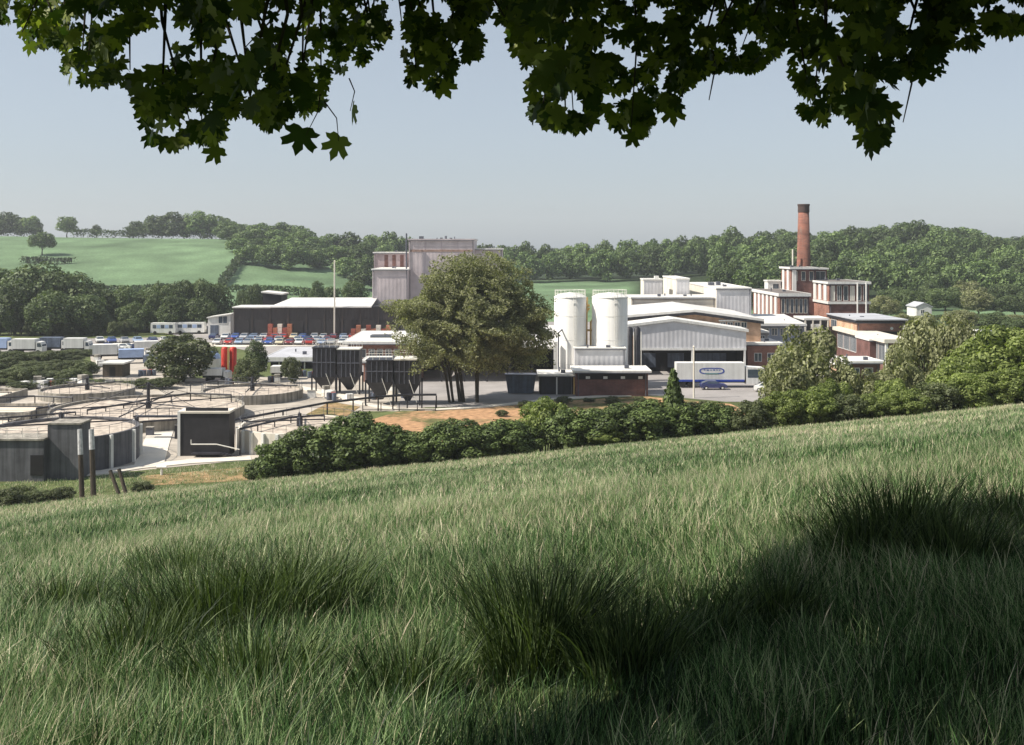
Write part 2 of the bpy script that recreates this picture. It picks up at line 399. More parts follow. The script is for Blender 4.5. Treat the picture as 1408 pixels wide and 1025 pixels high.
strip('path', [(-60, 660), (60, 656), (140, 651), (190, 643), (260, 636), (345, 631)], 2.2, .12, path_conc)
strip('footpath', [(205, 640), (215, 610), (225, 585), (205, 566)], 3.0, .10, path_conc)
strip('track', [(210, 523), (310, 526), (400, 531), (450, 541), (500, 551)], 2.2, .08, path_conc)
sheet('grass_verge', [(420, 571), (455, 553), (495, 560), (470, 578)], .07, rough_turf)
sheet('rough_verge', [(700, 604), (740, 556), (765, 553), (890, 547), (905, 550), (880, 566), (900, 592)], .05, rough_turf)

# ------------------------------------------------------------------ foliage meshes
def unit(a): return a / np.maximum(np.linalg.norm(a, axis=1, keepdims=True), 1e-9)
def cards(c, n, s, rng, aspect=.55):
    """leaf-shaped faces: centres c, normals n, half lengths s"""
    N_ = len(c); r = unit(rng.normal(size=(N_, 3)))
    u = unit(np.cross(n, r)); v = np.cross(unit(n), u)
    s = s[:, None]
    bend = unit(n) * s * .18
    P = np.stack([c - u * s - bend, c + v * s * aspect, c + u * s - bend, c - v * s * aspect], 1).reshape(-1, 3)
    f = np.arange(N_ * 4).reshape(-1, 4)
    return P, f
def crown_arrays(seed, lobes, n, leaf, spread=.16, jitter=.7):
    rng = np.random.default_rng(seed)
    C = np.array([l[0] for l in lobes]); R = np.array([l[1] for l in lobes]); T = rng.random(len(lobes))
    wgt = (R[:, 0] * R[:, 2]); wgt = wgt / wgt.sum()
    k = rng.choice(len(lobes), n, p=wgt)
    d = unit(rng.normal(size=(n, 3)))
    rad = 1 - np.abs(rng.normal(size=n)) * spread + rng.normal(size=n) * .04
    lump = 1 + .16 * np.sin(d[:, 0] * 5 + k) * np.sin(d[:, 1] * 6 + 2 * k) * np.cos(d[:, 2] * 5)
    p = C[k] + d * R[k] * (rad * lump)[:, None]
    # leave out leaves buried deep in another lobe
    keep = np.ones(n, bool)
    for i in range(len(lobes)):
        q = (((p - C[i]) / R[i]) ** 2).sum(1)
        keep &= ~((q < .42) & (k != i) & (rng.random(n) < .85))
    p = p[keep]; d = d[keep]; k = k[keep]; m = len(p)
    nrm = unit(d + jitter * rng.normal(size=(m, 3)) * .6 + np.array([0, 0, .25]))
    sz = leaf * (.6 + .8 * rng.random(m))
    V, f = cards(p, nrm, sz, rng)
    tone = np.clip(.25 * T[k] + .75 * rng.random(m) ** 1.3, 0, 1)
    return V, f, np.repeat(tone, 4)
def oval_lobes(seed, n, c, R, r0, r1, flat=.85, under=.35):
    rng = random.Random(seed); out = []
    for i in range(n):
        z = 1 - 2 * (i + .5) / n; a = i * 2.399963 + rng.uniform(-.4, .4)
        if z < -1 + under: z = rng.uniform(-.3, .9)
        q = math.sqrt(max(0, 1 - z * z)); s = rng.uniform(.62, .92)
        r = rng.uniform(r0, r1)
        out.append(((c[0] + cos(a) * q * R[0] * s, c[1] + sin(a) * q * R[1] * s, c[2] + z * R[2] * s), (r, r, r * flat)))
    out.append((tuple(c), (R[0] * .62, R[1] * .62, R[2] * .66)))
    return out
def trunk_mb(seed, h, r, nl=6, top=.6, spread=.25):
    rng = random.Random(seed); mb = MB(); pts = [(0, 0, -.03 * h)]; rs = [r * 1.4]
    n = 6
    for i in range(1, n + 1):
        pts.append((rng.uniform(-.012, .012) * h, rng.uniform(-.012, .012) * h, top * h * i / n)); rs.append(r * (1 - .11 * i))
    mb.path(pts, rs, 9)
    for i in range(nl):
        a = 2 * pi * i / nl + rng.uniform(-.4, .4); z0 = h * top * rng.uniform(.45, .95); l = h * spread * rng.uniform(.7, 1.1)
        k = min(n, int(z0 / (top * h) * n)); b = pts[k]
        p1 = (b[0] + cos(a) * l * .5, b[1] + sin(a) * l * .5, b[2] + l * .45); p2 = (b[0] + cos(a) * l, b[1] + sin(a) * l, b[2] + l * 1.0)
        mb.path([b, p1, p2], [r * .45, r * .3, r * .12], 6)
    return mb

leaf_far = leafmat('far_leaf', (.026, .052, .020), (.19, .26, .09), .22, obj_var=.42)
leaf_mid = leafmat('belt_leaf', (.024, .046, .018), (.16, .205, .08), .2, obj_var=.2)
leaf_lit = leafmat('bright_leaf', (.040, .065, .016), (.34, .40, .13), .35, obj_var=.12)
leaf_hedge = leafmat('hedge_leaf', (.014, .026, .009), (.17, .23, .07), .15, obj_var=.15)
leaf_olive = leafmat('olive_leaf', (.075, .084, .036), (.38, .39, .21), .3, obj_var=.1)
leaf_bush = leafmat('scrub_leaf', (.035, .050, .022), (.17, .19, .09), .25, obj_var=.2)

CROWN = {}
def crown_mesh(key, seed, lobes, n, leaf, mat, **kw):
    V, f, t = crown_arrays(seed, lobes, n, leaf, **kw)
    CROWN[key] = np_mesh('crown', V, [f], mat, {'tone': t}); return CROWN[key]
TRUNK = {}
for i in range(5):     # far broadleaf trees, one unit high and wide
    R = [(.40, .40, .40), (.36, .40, .42), (.42, .38, .37), (.34, .34, .44), (.44, .42, .34)][i]
    crown_mesh(('far', i), 20 + i, oval_lobes(i, 20 + i * 2, (0, 0, .54), R, .11, .18), 3600, .034, leaf_far)
for i in range(4):     # tree belt at mid distance
    R = [(.40, .40, .42), (.36, .40, .42), (.43, .40, .38), (.30, .30, .45)][i]
    crown_mesh(('belt', i), 40 + i, oval_lobes(50 + i, 26, (0, 0, .55), R, .10, .17), 7000, .022, leaf_mid)
    crown_mesh(('olive', i), 60 + i, oval_lobes(70 + i, 30, (0, 0, .55), R, .09, .15), 9000, .020, leaf_olive)
for i in range(4):     # near trees and shrubs with more, finer leaves
    R = [(.42, .42, .42), (.44, .40, .40), (.40, .44, .45), (.42, .40, .42)][i]
    crown_mesh(('bright', i), 80 + i, oval_lobes(90 + i, 34, (0, 0, .52), R, .09, .15, under=.1), 15000, .020, leaf_lit)
    crown_mesh(('hedge', i), 100 + i, oval_lobes(110 + i, 30, (0, 0, .46), (.46, .44, .46), .11, .18, under=.1), 13000, .024, leaf_hedge)
    crown_mesh(('scrub', i), 120 + i, oval_lobes(130 + i, 24, (0, 0, .46), (.46, .44, .44), .10, .17, under=.1), 6500, .026, leaf_bush)
for i in range(3):
    TRUNK[i] = trunk_mb(i, 1.0, .022).build('trunk', bark).data
    bpy.data.objects.remove(bpy.data.objects['trunk'])
stem_mb = MB()
for i in range(7):
    a = i * .9; stem_mb.path([(cos(a) * .03, sin(a) * .03, -.08), (cos(a) * .12, sin(a) * .12, .3), (cos(a) * .22, sin(a) * .22, .62)], [.014, .010, .004], 5)
STEM = stem_mb.build('stems', bark).data; bpy.data.objects.remove(bpy.data.objects['stems'])

def plant(name, key, px, D, top, wpx, label, cat, group=None, base=None, trunk='trunk', depth=1.0, hmin=1.0):
    """one tree or shrub: foot on the terrain, crown as high and wide as measured"""
    x = X(px, D); z0 = gz(x, D) if base is None else base
    h = max(Z(top, D) - z0, hmin); wd = wpx * D / F
    rz = random.uniform(0, 2 * pi)
    me = CROWN[key]
    if trunk is None:
        o = link(bpy.data.objects.new(name, me)); o.location = (x, D, z0 - .16 * h); o.rotation_euler = (0, 0, rz); o.scale = (wd, wd * depth, h * 1.18)
        return tag(o, label, cat, group)
    e = empty(name, (x, D, z0), rz, label, cat, group); e.scale = (wd, wd * depth, h)
    cr = link(bpy.data.objects.new('crown', me), e)
    if name == 'belt_tree': cr.location = (0, 0, -.12); cr.scale = (1, 1, 1.12)
    if trunk == 'trunk': link(bpy.data.objects.new('trunk', TRUNK[random.randrange(3)]), e)
    else: link(bpy.data.objects.new('stems', STEM), e)
    return e

# ---- woods and hedgerow trees on the hills beyond the factory
SKY = [(480, 322), (560, 330), (640, 336), (700, 334), (800, 336), (880, 331), (930, 327), (960, 322), (1000, 315), (1050, 320), (1090, 312), (1130, 319), (1160, 315), (1200, 311), (1260, 299), (1290, 306), (1350, 320), (1408, 327), (1520, 327)]
def skyline(p): return float(np.interp(p, [a for a, b in SKY], [b for a, b in SKY]))
cnt = 0
# right-hand wooded hillside, rows from the ridge down to its foot
rows = [(705, 40, 0), (650, 34, 13), (600, 34, 5), (555, 36, 16), (512, 37, 2), (470, 40, 19), (432, 42, 9)]
for D, step, off in rows:
    p = 1010 - (705 - D) * .10 + off
    while p < 1470:
        DD = D + random.uniform(-12, 12); hh = random.uniform(15, 20) * (1 if D > 500 else .85)
        zt = gz(X(p, DD), DD) + hh
        top = HOR - (zt - EYE) / DD * F
        lim = skyline(p) + random.uniform(-3, 7)
        top = max(top, lim) if D < 690 else lim
        plant('woodland_tree', ('far', random.randrange(5)), p, DD, top, step * random.uniform(1.25, 1.7),
              'rounded green tree within the dense wood climbing the hillside beyond the brick chimney', 'tree', 'trees of the wood on the hillside beyond the chimney', trunk=None, hmin=9)
        p += step * random.uniform(.8, 1.15); cnt += 1
# middle wood behind the silos
for D, step, off in [(640, 34, 0), (612, 32, 12), (585, 34, 4)]:
    p = 655 + off
    while p < 1010:
        DD = D + random.uniform(-6, 6)
        lim = skyline(p) + random.uniform(-3, 6) + (0 if D > 600 else 6)
        plant('woodland_tree', ('far', random.randrange(5)), p, DD, lim, step * random.uniform(1.2, 1.6),
              'dark green tree in the even wood edge behind the white silos and pale field', 'tree', 'trees of the even wood behind the silos', trunk=None, hmin=9)
        p += step * random.uniform(.8, 1.1); cnt += 1
# left: the copse that runs down the hill between the two fields
cop = [(330, 700, 303, 46), (362, 690, 305, 50), (392, 690, 304, 52), (415, 680, 310, 40), (318, 660, 312, 40), (345, 630, 314, 48), (380, 630, 313, 50), (412, 625, 318, 44), (432, 615, 324, 36),
       (328, 600, 326, 40), (358, 585, 326, 46), (392, 580, 325, 48), (424, 580, 332, 40), (342, 555, 336, 38), (372, 548, 337, 44), (404, 546, 337, 44), (432, 552, 342, 32), (312, 690, 304, 36)]
for p, D, t, wd in cop:
    plant('woodland_tree', ('far', random.randrange(5)), p, D, t + random.uniform(-2, 2), wd * 1.15, 'blue green tree in the tall copse between two hill fields', 'tree', 'trees of the copse between the hill fields', trunk=None); cnt += 1
cop2 = [(452, 640, 322, 44), (480, 640, 319, 46), (510, 640, 322, 40), (536, 636, 318, 42), (560, 640, 326, 36), (462, 590, 336, 44), (495, 585, 334, 48), (528, 585, 338, 40), (478, 540, 352, 44), (508, 535, 350, 40), (590, 636, 330, 36), (620, 636, 330, 36), (440, 560, 360, 34), (498, 500, 372, 40)]
for p, D, t, wd in cop2:
    plant('woodland_tree', ('far', random.randrange(5)), p, D, t + random.uniform(-2, 2), wd * 1.15, 'green tree in the clump rising behind the mauve grey tower block', 'tree', 'trees of the clump behind the tower block', trunk=None); cnt += 1
ridge = [(215, 296, 42), (240, 290, 46), (268, 291, 48), (295, 294, 42), (188, 304, 26), (312, 300, 34)]
for p, t, wd in ridge:
    plant('woodland_tree', ('far', random.randrange(5)), p, 722, t, wd * 1.2, 'domed blue green tree in the ridge copse above the large hill field', 'tree', 'trees of the ridge copse above the large field', trunk=None)
for p, t, wd in [(-12, 293, 40), (14, 290, 36), (38, 294, 30), (50, 302, 16)]:
    plant('woodland_tree', ('far', random.randrange(5)), p, 760, t, wd * 1.25, 'flat topped bluish tree in the far copse on the hill crest', 'tree', 'trees of the far copse on the crest', trunk=None)
plant('field_tree', ('far', 3), 92, 735, 297, 36, 'loose pale tree standing alone on the hill crest', 'tree')
plant('field_tree', ('far', 1), 132, 745, 309, 18, 'tiny slim tree on the skyline hedge', 'tree')
plant('field_tree', ('far', 4), 58, 590, 316, 40, 'round dark tree standing in the upper field hedge', 'tree')
def hedge_line(name, pts, h, label, wd=3.5):
    """a field hedge: leaf clumps massed along a line on the hill"""
    rng = np.random.default_rng(abs(int(pts[0][0])) + 3); P = []
    for i in range(len(pts) - 1):
        (a, da), (b, db) = pts[i], pts[i + 1]
        x0, x1 = X(a, da), X(b, db); ln = math.hypot(x1 - x0, db - da); n = int(ln * 22)
        t = rng.random(n); x = x0 + (x1 - x0) * t; y = da + (db - da) * t
        hh = h * (.6 + .8 * fbm(x * .06, y * .06 + 30))
        u = rng.random(n) ** .6
        P.append(np.stack([x + rng.normal(size=n) * wd * .25, y + rng.normal(size=n) * wd * .25, ground(x, y) + hh * u], 1))
    P = np.concatenate(P); nr = unit(rng.normal(size=P.shape) + np.array([0, -.3, .6]))
    V, f = cards(P, nr, .5 + .4 * rng.random(len(P)), rng)
    o = link(bpy.data.objects.new(name, np_mesh(name, V, [f], leaf_far, {'tone': np.repeat(rng.random(len(P)) * .6, 4)})))
    return tag(o, label, 'hedge')
hedge_line('field_hedge', [(-20, 500), (60, 487), (120, 472), (240, 466), (300, 470)], 3.5, 'thin dark hedge along the bottom of the large hill field')
hedge_line('field_hedge', [(300, 470), (318, 520), (332, 575)], 3.5, 'short dark hedge running uphill at the corner of the large field')
hedge_line('field_hedge', [(316, 470), (400, 468), (490, 470)], 3.0, 'straight dark hedge between two pale strips of field')
hedge_line('field_hedge', [(100, 718), (150, 716), (200, 716)], 5, 'dark skyline hedge beside the ridge copse')
hedge_line('field_hedge', [(170, 717), (250, 717), (326, 716)], 7, 'dark underwood along the foot of the ridge copse')
hedge_line('field_hedge', [(-30, 752), (58, 752)], 7, 'bluish underwood under the far copse on the hill crest')
hedge_line('field_hedge', [(30, 560), (75, 556), (100, 560)], 3, 'short hedge below the round dark tree in the upper field')

# ---- belt of trees between the field and the works (photo left)
belt = [(160, 312, 398, 50), (214, 312, 388, 54), (264, 312, 382, 54), (8, 300, 372, 74), (48, 296, 356, 92), (92, 298, 366, 84), (128, 300, 384, 60), (20, 285, 392, 66), (72, 282, 396, 70), (112, 286, 402, 60), (-30, 300, 362, 80),
        (150, 305, 402, 40), (172, 300, 390, 44), (202, 304, 396, 44), (226, 300, 384, 46), (252, 303, 388, 44), (278, 306, 380, 44), (300, 310, 386, 38), (186, 294, 412, 44), (238, 292, 408, 50), (272, 294, 406, 46)]
for i, (p, D, t, wd) in enumerate(belt):
    big = p < 140
    plant('belt_tree', ('belt', i % 4), p, D, t, wd * 1.3, 'massive dark round crowned tree in the belt below the hill field' if big else 'upright dark tree in the narrow belt beside the dark shed', 'tree',
          'big dark trees of the belt' if big else 'narrow trees of the belt by the shed')
for i in range(16):
    p = -30 + i * 14.5; D = 284 + random.uniform(-5, 3)
    plant('edge_bush', ('scrub' if i % 3 else 'belt', i % 4), p, D, random.uniform(424, 438) if p < 150 else random.uniform(436, 444), random.uniform(22, 32), 'pale green bush in the undergrowth at the foot of the dark tree belt', 'bush', 'undergrowth bushes at the foot of the tree belt', trunk='stems')
for i, (p, D, t, wd) in enumerate([(350, 330, 388, 26), (335, 335, 396, 20), (362, 345, 392, 20), (436, 360, 388, 28), (452, 380, 392, 26), (488, 375, 384, 34), (420, 365, 396, 20), (560, 350, 380, 30)]):
    plant('scrub_tree', ('belt', i % 4), p, D, t, wd * 1.2, 'small rounded tree standing behind the long pale shed roof', 'tree', 'small trees behind the long shed roof')
# ---- trees beyond and around the right end of the factory
for i, (p, D, t, wd) in enumerate([(1215, 330, 405, 44), (1250, 350, 396, 48), (1300, 360, 392, 56), (1345, 350, 398, 56), (1395, 345, 404, 54), (1190, 345, 412, 30), (1320, 300, 424, 46), (1370, 290, 430, 50), (1405, 280, 436, 50), (1240, 300, 430, 30), (1230, 380, 392, 40), (1280, 390, 388, 44), (1330, 395, 385, 44), (1385, 390, 388, 46), (1180, 300, 420, 34), (1265, 318, 434, 40), (1305, 325, 432, 44), (1345, 320, 430, 46), (1400, 322, 432, 46), (1290, 280, 446, 40), (1335, 275, 448, 44), (1385, 270, 450, 44), (1210, 290, 436, 36), (1420, 380, 392, 46), (1160, 345, 408, 30)]):
    plant('valley_tree', ('belt' if i % 3 else 'olive', i % 4), p, D, t, wd * 1.25, 'bushy tree on the valley floor between the old brick factory and the wooded hill', 'tree', 'trees on the valley floor behind the right end of the factory')
near = [('olive', 1110, 118, 450, 100, 'tall olive green tree right of the white trailer, partly hiding the factory'),
        ('olive', 1078, 112, 486, 70, 'lower olive tree on the slope beside the trailer cab'),
        ('olive', 1270, 128, 430, 84, 'brownish olive tree in front of the small white house'),
        ('olive', 1312, 124, 436, 74, 'olive tree crowded against the brightest green tree'),
        ('bright', 1375, 108, 444, 118, 'brightest sunlit green tree at the field corner'),
        ('bright', 1330, 106, 486, 92, 'sunlit green bush below the brownish olive tree'),
        ('bright', 1425, 104, 452, 100, 'sunlit green tree cut by the edge of the view'),
        ('olive', 1160, 116, 505, 70, 'low olive bush in front of the glazed factory annexe'),
        ('olive', 1205, 114, 512, 66, 'dusty green bush beside the glazed annexe post'),
        ('olive', 1240, 118, 482, 60, 'dark olive bush beneath the long canopy end')]
for i, (k, p, D, t, wd, lb) in enumerate(near):
    plant('slope_tree', (k, i % 4), p, D, t - 7, wd * 1.3, lb, 'tree')
lowr = [(1035, 99, 545, 50), (1075, 99.5, 532, 56), (1120, 100, 528, 60), (1165, 100, 536, 54), (1205, 100, 540, 56), (1248, 100, 530, 58), (1290, 100, 520, 60), (1335, 100, 512, 64), (1385, 100, 502, 70), (1430, 100, 498, 70), (1142, 106, 514, 50), (1225, 106, 520, 54)]
for i, (p, D, t, wd) in enumerate(lowr):
    plant('shrub', ('bright' if i % 3 else 'scrub', (i * 3 + 1) % 4), p, D, t, wd * 1.3, ['low mixed green shrub', 'leafy pale green shrub', 'sunlit fine leaved shrub'][i % 3] + ' on the field edge under the slope trees', 'shrub', ['a', 'b', 'c'][i % 3] and ['mixed green shrubs along the upper field edge', 'pale green shrubs along the upper field edge', 'fine leaved shrubs along the upper field edge'][i % 3], trunk='stems')
# ---- hedge along the foot of the meadow
hdg = [('hedge', 362, 101, 636, 40, 'ragged low shrub at the thin end of the meadow hedge beside the yard path'),
       ('hedge', 392, 99, 606, 66, 'dark shrub in the meadow hedge hiding the round tank base'),
       ('hedge', 432, 99, 590, 76, 'hedge shrub overlapping the pale round tank'),
       ('hedge', 482, 99, 573, 84, 'tallest domed hedge shrub just right of the round tank'),
       ('hedge', 528, 98, 584, 70, 'hedge shrub under the conical hoppers'),
       ('hedge', 566, 98, 598, 60, 'lowest dip shrub of the meadow hedge'),
       ('hedge', 608, 99, 584, 70, 'dense hedge shrub below the first bare orange earth'),
       ('hedge', 650, 99, 585, 72, 'dense hedge shrub in front of the big multi stemmed tree'),
       ('hedge', 696, 99, 580, 70, 'hedge shrub left of the light green peaked bush'),
       ('bright', 750, 102, 549, 64, 'light green peaked bush standing up out of the meadow hedge'),
       ('hedge', 800, 99, 566, 70, 'hedge shrub in front of the brick hut with lights'),
       ('hedge', 845, 99, 560, 74, 'broad hedge shrub below the white silos'),
       ('hedge', 890, 99, 554, 76, 'broad hedge shrub left of the dark pointed conifer'),
       ('hedge', 940, 100, 556, 66, 'dark hedge shrub in front of the white trailer'),
       ('hedge', 985, 100, 560, 58, 'last rounded shrub of the meadow hedge below the trailer cab'),
       ('bright', 832, 97, 598, 40, 'small pale bush at the meadow side of the hedge'),
       ('scrub', 1012, 99, 574, 44, 'thin scrubby bush closing the gap at the hedge end')]
for i, (k, p, D, t, wd, lb) in enumerate(hdg):
    plant('hedge_shrub', (k, i % 4), p, D, t - 9, wd * 1.45, lb, 'shrub', trunk='stems', depth=.9)
for i, (p, r, w_) in enumerate([(690, 573, 20), (722, 562, 26), (775, 556, 26), (810, 553, 20), (880, 555, 22), (842, 556, 24), (455, 577, 24), (968, 562, 26), (1000, 566, 24)]):
    plant('earth_bush', ('scrub', i % 4), p, DG(r), r - random.uniform(6, 13), w_, 'low scrubby bush on the bare earth between kerb and meadow hedge', 'bush', 'low bushes on the bare earth', trunk='stems', hmin=.6)
# pointed conifer-like tree in the hedge
cl = [((0, 0, .12 + .1 * i), (.40 * (1 - i / 9.5), .40 * (1 - i / 9.5), .11)) for i in range(9)]
crown_mesh('cone', 300, cl, 5000, .045, leaf_hedge, spread=.25)
plant('conifer', 'cone', 926, 100, 510, 74, 'dark pointed conifer rising above the hedge in front of the trailer', 'tree')
# ---- scrub and small trees among the works (photo left)
scr = []
for D, t, step, off in [(228, 482, 34, 0), (216, 484, 32, 14), (204, 490, 32, 4), (194, 499, 30, 18), (186, 508, 30, 8), (179, 519, 28, 0)]:
    p = -24 + off
    while p < (128 if D > 190 else (150 if D > 182 else 236)):
        if not (130 < p < 178 and D < 200 and D > 182): scr.append((p, D + random.uniform(-3, 3), t + random.uniform(-5, 5), step * random.uniform(.9, 1.35)))
        p += step * random.uniform(.8, 1.15)
for i, (p, D, t, wd) in enumerate(scr):
    plant('scrub_bush', ('scrub', i % 4), p, D, t, wd * 1.3, 'rough green bush in the thicket between the parked lorries and the settling beds', 'bush', 'bushes of the thicket beside the settling beds', trunk='stems')
plant('small_tree', ('scrub', 1), 252, 186, 452, 104, 'spreading small tree standing by the track behind the rotating arm bed', 'tree', base=0)
plant('small_tree', ('belt', 3), 352, 186, 470, 50, 'slim green tree right of the red twin tank', 'tree')
plant('small_tree', ('scrub', 3), 340, 182, 488, 44, 'low bushy tree at the foot of the slim green tree', 'tree')
plant('small_tree', ('scrub', 2), 400, 184, 486, 30, 'small dark bush before the pale shed canopy', 'tree')
for i, (p, D, t, wd) in enumerate([(8, 92, 668, 50), (52, 95, 672, 40), (84, 96, 668, 34), (196, 98, 660, 30), (30, 96, 664, 40)]):
    plant('weed_clump', ('scrub', i % 4), p, D, t, wd * 1.2, 'knee high dark weeds beside the leaning stakes below the concrete chamber', 'bush', 'weed clumps by the leaning stakes', trunk='stems', hmin=.8)

# ---- the big multi-stemmed tree in the middle
def big_tree():
    D = 162.0; x = X(655, D); e = empty('multi_stemmed_tree', (x, D, 0), 0, 'large airy olive green tree with several bare stems in front of the loading bay', 'tree')
    rng = random.Random(4); mb = MB()
    tips = []
    for i in range(7):
        a = -pi * .5 + i * .9; bx = rng.uniform(-3.8, 4.2); by = rng.uniform(-1, 1)
        if i == 0: bx = -3.9
        if i == 1: bx = .2
        lean = bx * .55 + rng.uniform(-1, 1)
        p = [Vector((bx, by, -.2)), Vector((bx + lean * .25, by, 4)), Vector((bx + lean * .8, by + rng.uniform(-1, 1), 8.5)), Vector((bx + lean * 1.5, by + rng.uniform(-1.5, 1.5), 14))]
        r = rng.uniform(.16, .30)
        mb.path(p, [r, r * .85, r * .6, r * .2], 7)
        for k in range(6):
            q = p[1].lerp(p[3], rng.uniform(.05, .9)); a = rng.uniform(0, 2 * pi); l = rng.uniform(2.5, 5)
            t = q + Vector((cos(a) * l, sin(a) * l, l * .7)); mb.path([q, (q + t) / 2 + Vector((0, 0, -.2)), t], [r * .4, r * .25, .03], 5); tips.append(t)
    mb.build('trunk', bark, e)
    r2 = np.random.default_rng(9); n = 420000
    d = unit(r2.normal(size=(n, 3))); q = r2.random(n) ** .42; P = d * q[:, None]
    edge = .50 + .68 * fbm(np.arctan2(d[:, 0], d[:, 2]) * 2.2 + 9, d[:, 1] * 2.0 + 5) + .34 * (fbm(d[:, 0] * 6 + 30 + d[:, 1] * 3, d[:, 2] * 6 + 20) - .5)
    P = P * edge[:, None] * np.array([13.2, 10.5, 10.4]) + np.array([0, 0, 11.6])
    n3 = (fbm(P[:, 0] * .38 + P[:, 1] * .21 + 20, P[:, 2] * .42 + P[:, 1] * .3 + 20) + fbm(P[:, 1] * .4 + 40, P[:, 2] * .33 + P[:, 0] * .25 + 40)) / 2
    fine = fbm(P[:, 0] * 1.1 + 60 + P[:, 1] * .5, P[:, 2] * 1.2 + 60 - P[:, 1] * .4)
    keep = (n3 + .5 * (fine - .5) > .535 - .05 * q) & (P[:, 2] > 4.3 + 2.5 * r2.random(n)) & ~((np.abs(P[:, 0]) < 5.5) & (P[:, 2] < 7.0) & (r2.random(n) < .55))
    P = P[keep]; d = d[keep]; n = len(P); print('big tree leaves', n)
    V, f = cards(P, unit(d * .7 + r2.normal(size=(n, 3)) * .7 + np.array([-.1, 0, .3])), .15 * (.6 + .8 * r2.random(n)), r2)
    t = np.repeat(np.clip(r2.random(n) * .8 + .4 * (fine[keep] - .4), 0, 1), 4)
    V[:, 0] *= 1.02
    link(bpy.data.objects.new('crown', np_mesh('crown', V, [f], leaf_olive, {'tone': t})), e)
big_tree()

# ------------------------------------------------------------------ building helpers
def window(parent, x0, x1, y, z0, z1, frame=white_paint, face='front', bars=2, pane=glass):
    """framed window on a wall: face 'front' looks to -y at y, 'side' looks to -x (x0,x1 are then the y range)"""
    f = MB(); g = MB(); t = .09
    def bx(mb, a, b, o0, o1, c, d):
        if face == 'front': mb.box(a, b, y - o1, y - o0, c, d)
        else: mb.box(y - o1, y - o0, a, b, c, d)
    bx(f, x0, x1, -.02, .07, z1 - t, z1); bx(f, x0, x1, -.02, .09, z0, z0 + t)
    bx(f, x0, x0 + t, -.02, .068, z0 + t, z1 - t); bx(f, x1 - t, x1, -.02, .068, z0 + t, z1 - t)
    for i in range(1, bars):
        c = x0 + (x1 - x0) * i / bars; bx(f, c - t / 2, c + t / 2, -.02, .064, z0 + t, z1 - t)
    bx(g, x0 + .03, x1 - .03, -.03, .02, z0 + .03, z1 - .03)
    fo = f.build('window', frame, parent); g.build('pane', pane, fo); return fo

def building(name, label, D0, D1, pl, pr, top, wall, roof, cat='building', trim=white_paint, over=.25, tk=.35, z0=0.0, lit_left_wall=None):
    """flat roofed block: front face at D0 between photo columns pl and pr, top at photo row top. Returns empty, x0, x1, height"""
    x0, x1 = X(pl, D0), X(pr, D0); h = Z(top, D0)
    e = empty(name, (0, 0, 0), 0, label, cat); e.location = ((x0 + x1) / 2, D0, z0)
    ox, oy = (x0 + x1) / 2, D0
    mb = MB(); mb.box(x0 - ox, x1 - ox, 0, D1 - D0, 0, h - tk)
    if lit_left_wall:  # left face gets a lighter material: sunlight put into its colour
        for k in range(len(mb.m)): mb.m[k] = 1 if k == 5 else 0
        mb.build('wall', [wall, lit_left_wall], e)
    else: mb.build('wall', wall, e)
    r = MB(); r.box(x0 - ox - over, x1 - ox + over, -over, D1 - D0 + over, h - tk, h)
    r.build('roof', [roof], e)
    f = MB(); a, b, c, d = x0 - ox - over - .02, x1 - ox + over + .02, -over - .02, D1 - D0 + over + .02
    zt, zb = h + .06, h - tk * .8
    f.box(a, b, c, c + .14, zb, zt); f.box(a, b, d - .14, d, zb, zt); f.box(a, a + .14, c + .14, d - .14, zb, zt - .002); f.box(b - .14, b, c + .14, d - .14, zb, zt - .002)
    f.build('parapet', trim, e)
    A_, B_ = x0 - ox, x1 - ox; wd_ = B_ - A_
    if wd_ > 5:
        g = MB(); g.box(A_ - over * .5, B_ + over * .5, -over - .16, -over - .03, h - tk * .8 - .16, h - tk * .8 - .02); g.build('gutter', pipe_grey, e)
        for xx in ((A_ + .35, B_ - .35) if wd_ > 9 else (B_ - .35,)):
            g = MB(); g.tube((xx, -.1, 0), (xx, -.1, h - tk * .8 - .1), .07, n=6); g.build('downpipe', pipe_grey, e)
        dd_ = D1 - D0
        for k in range(2 if wd_ < 12 else 4):
            xx = A_ + wd_ * (.2 + .6 * random.random()); yy = dd_ * (.2 + .5 * random.random()); g = MB()
            if k % 2: g.box(xx - .35, xx + .35, yy - .35, yy + .35, h, h + random.uniform(.3, .6))
            else: g.tube((xx, yy, h), (xx, yy, h + random.uniform(.4, .8)), .14, n=8)
            g.build('roof_vent', pipe_grey, e)
    return e, x0 - ox, x1 - ox, h

# ---- mauve grey tower block with two wings
e, a, b, h = building('tower_block', 'tall mauve grey clad tower block behind the large olive tree', 290, 312, 562, 652, 329, clad_pink, pale_roof, trim=clad_pink)
m_ = MB(); m_.box(a - .02 + .3, b - .3, -.06, 0.0, h - 3.4, h - 2.8); m_.build('stain_band', M('rusty_band', (.35, .24, .20), .8, .4, .5), e)
for q in (.25, .5, .75):
    m_ = MB(); xx = a + (b - a) * q; m_.box(xx - .06, xx + .06, -.05, 0, 0, h - .5); m_.build('joint_cover', M('mauve_flashing', (.42, .36, .40), .6, .1), e)
m_ = MB(); m_.tube((a - .5, -1.1, 0), (a - .5, -1.1, h + 1.5), .22, n=8); m_.build('vent_pipe', pipe_grey, e)
m_ = MB(); m_.box(a + 2.4, a + 3.6, 4, 5.2, h, h + .8); m_.tube((a + 9.5, 6, h), (a + 9.5, 6, h + .9), .3); m_.build('roof_vent', pipe_grey, e)
e, a, b, h = building('tower_wing', 'lower mauve grey wing with a white roof edge left of the tower', 286, 306, 512, 561, 370, clad_pink, pale_roof, trim=white_paint)
